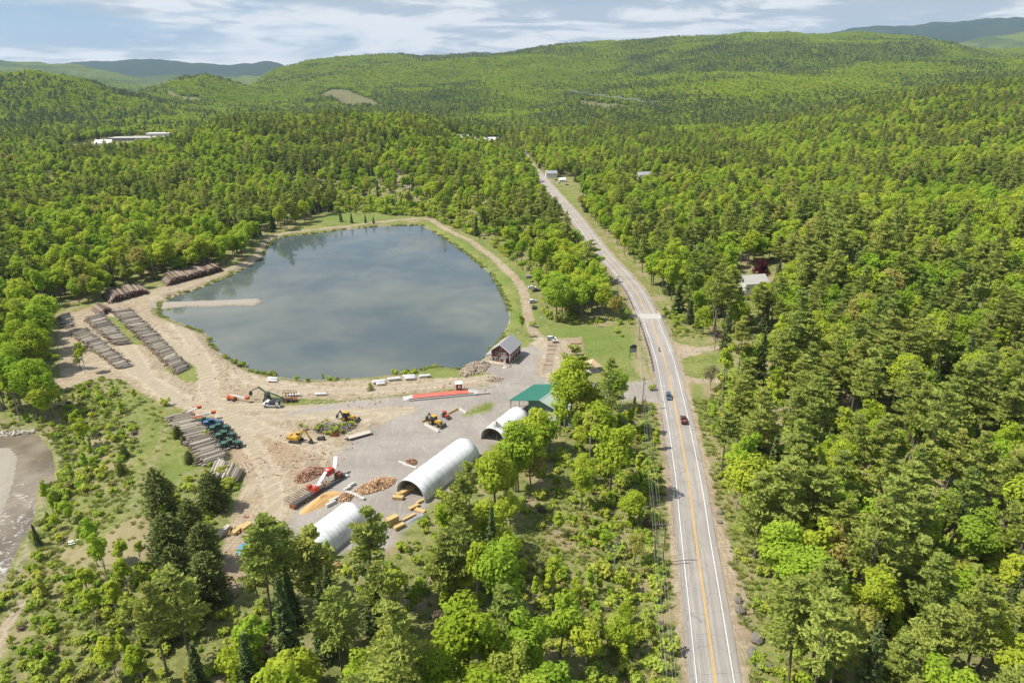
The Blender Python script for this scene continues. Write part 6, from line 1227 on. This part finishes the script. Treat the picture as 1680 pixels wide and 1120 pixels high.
for s in (-1, 1): MB().box((0, s*5.45, .45), (8, .35, .7)).build('parapet', M['pale_deck'], o); MB().box((1.2*s*0, s*8.2, -.3), (4.2, 5.0, 1.0)).build('wing_wall', M['steel_dark'], o)
# ------------------------------------------------------------------ houses and far buildings
def house(px, py, w, l, h, rz, label, wall, roof, cat='house', name='house', chim=False, flat=False, wins=True):
    o = thing(name, label, cat, G(px, py), rz); o.location.z -= .3; rh = h+w*.32; t = .25
    if flat: MB().box((0, 0, h/2), (l, w, h)).build('wall', wall, o); MB().box((0, 0, h+.15), (l+.8, w+.8, .3)).build('roof', roof, o)
    else:
        MB().prism([(-w/2, 0), (-w/2, h), (0, rh-.1), (w/2, h), (w/2, 0)], -l/2, l/2, 'x').build('wall', wall, o)
        for s in (-1, 1): MB().add([(x, y, z) for x in (-l/2-.5, l/2+.5) for (y, z) in ((s*(w/2+.5), h-.35), (-s*.02, rh), (-s*.02, rh+t), (s*(w/2+.5), h-.35+t))], [(0,1,2,3),(7,6,5,4),(0,4,5,1),(1,5,6,2),(2,6,7,3),(3,7,4,0)]).build('roof', roof, o)
    if wins:
        for x in np.arange(-l/2+1.4, l/2-.6, 2.6):
            for s in (-1, 1): f = MB().box((x, s*(w/2+.02), h*.6), (1.1, .1, 1.2)).build('window', M['trim'], o); MB().box((x, s*(w/2+.08), h*.6), (.85, .04, .95)).build('pane', M['glass'], f)
        for s in (-1, 1): MB().box((s*(l/2+.02), 0, 1.1), (.1, 1.0, 2.1)).build('door', M['brown_siding'], o); MB().box((s*(l/2+.02), w*.28, h*.6), (.1, 1, 1.1)).build('window', M['glass'], o)
    if chim: MB().box((l*.2, .6, rh+.2), (1.0, 1.0, 2.4)).build('chimney', M['brick'], o)
    return o
house(904, 291, 8, 13, 5.5, .1, 'white two-storey roadside house with grey roof, far up the highway', M['house_white'], M['grey_roof'])
house(922, 298, 5, 7, 2.8, .15, 'low white shed next to the far roadside house', M['house_white'], M['house_white'], name='shed', cat='shed')
house(1232, 478, 10, 13, 6, .25, 'pale roofed house with brick chimney among the trees right of the highway', M['trim'], M['pale_deck'], chim=True)
house(1056, 296, 9, 15, 7, .2, 'grey roofed house hidden among the far trees', M['trim'], M['grey_roof'])
house(1328, 203, 12, 16, 10, 1.2, 'white gabled house high on the wooded slope', M['house_white'], M['grey_roof'])
house(850, 345, 6, 8, 5, .3, 'dark shed in the scrub left of the highway', M['sign_grey'], M['grey_roof'], name='shed', cat='shed')
house(852, 247, 7, 10, 6.5, .8, 'small white house at the far end of the highway', M['house_white'], M['house_white'])
house(752, 234, 16, 34, 8, .1, 'pale hall with silver roof in the distant village', M['house_white'], M['galv'], name='village_hall', cat='building')
house(790, 235, 14, 60, 6, .05, 'long low white building in the distant village', M['house_white'], M['house_white'], name='long_building', cat='building')
house(832, 226, 14, 22, 7, -.1, 'grey roofed house in the distant village', M['trim'], M['grey_roof'])
house(228, 230, 36, 95, 5.5, .12, 'long flat factory with pale roof on the left valley side', M['sign_grey'], M['pale_deck'], name='factory', cat='factory', flat=True, wins=False)
house(262, 225, 26, 42, 8, .15, 'taller factory block with bright roof behind the long factory', M['trim'], M['house_white'], name='factory', cat='factory', flat=True, wins=False)
house(140, 247, 30, 90, 3.5, .3, 'low pale storage building left of the factories', M['trim'], M['pale_deck'], name='depot', cat='building', flat=True, wins=False)
house(172, 240, 16, 26, 6, .2, 'small pale building between depot and factories', M['house_white'], M['house_white'], name='depot', cat='building')
house(220, 297, 12, 22, 5, .1, 'lone reddish grey roofed building in the left woods', M['trim'], M['tan_roof'], name='barn', cat='barn')
house(1622, 400, 8, 12, 5, .1, 'tan roofed cabin on the right wooded slope', M['trim'], M['tan_roof'], name='cabin', cat='cabin')
# transmission line on the far slope
tp = []
for i, (px, py) in enumerate(((936,158), (962,163), (988,168), (1012,171), (1040,175), (1072,181))):
    x, y, z = G(px, py); o = thing('pylon', 'tall H-frame pylon of the far transmission line across the hillside clearing', 'pylon', (x, y, z), 0, 'pylons of the far transmission line')
    for s in (-4, 4): MB().tube((s, 0, -1), (s, 0, 26), .45, .35, 6).build('leg', M['galv'], o)
    MB().box((0, 0, 23), (16, .6, .7)).beam((-4, 0, 14), (4, 0, 22), .4).beam((4, 0, 14), (-4, 0, 22), .4).build('crossarm', M['galv'], o); tp.append((x, y, z+22.5))
for dx in (-7, 0, 7):
    m = MB(); [m.path(wire((p[0]+dx, p[1], p[2]), (q[0]+dx, q[1], q[2]), 5), .22, 4) for p, q in zip(tp[:-1], tp[1:])]; tag(m.build('power_wire', M['galv']), 'high voltage wire of the far transmission line', 'wire', 'wires of the far transmission line')
# planted shrubs along the banks and roadside
for px, py, s, l in ((398,600,1.0,'green bush on the pond edge above the upper white tank'), (422,612,.9,'low bush on the pond edge left of the white tanks'), (448,616,1.1,'dense bush just above the upper left tank'), (487,624,.8,'bush on the lower pond bank'), (505,626,.7,'next bush on the lower pond bank'), (663,614,.9,'bush between white tanks at the water'), (607,640,.9,'round bush in the dirt lane left of the tanks'), (606,632,.7,'small bush just above the round lane bush'), (344,560,1.0,'bush on the left pond shore below the corner'), (386,592,.8,'bush at the left pond cove'), (276,511,.8,'bush at the root of the sand spit'),
    (873,555-20,1.3,'bush right of the track above the lot'), (1070,640,1.0,'bush at the paved entrance near the pole'), (900,520,1.6,'bright bush at the wood edge above the lawn'), (915,526,1.5,'low bush at the shaded wood edge'), (1012,545,1.3,'bush at the wing wall of the bridge'), (1020,552,1.0,'small bush below the bridge wing wall')):
    x, y, z = G(px, py); plant('shrub', x, y, z, s, l, 'bushes around the pond and yard', 'bush')
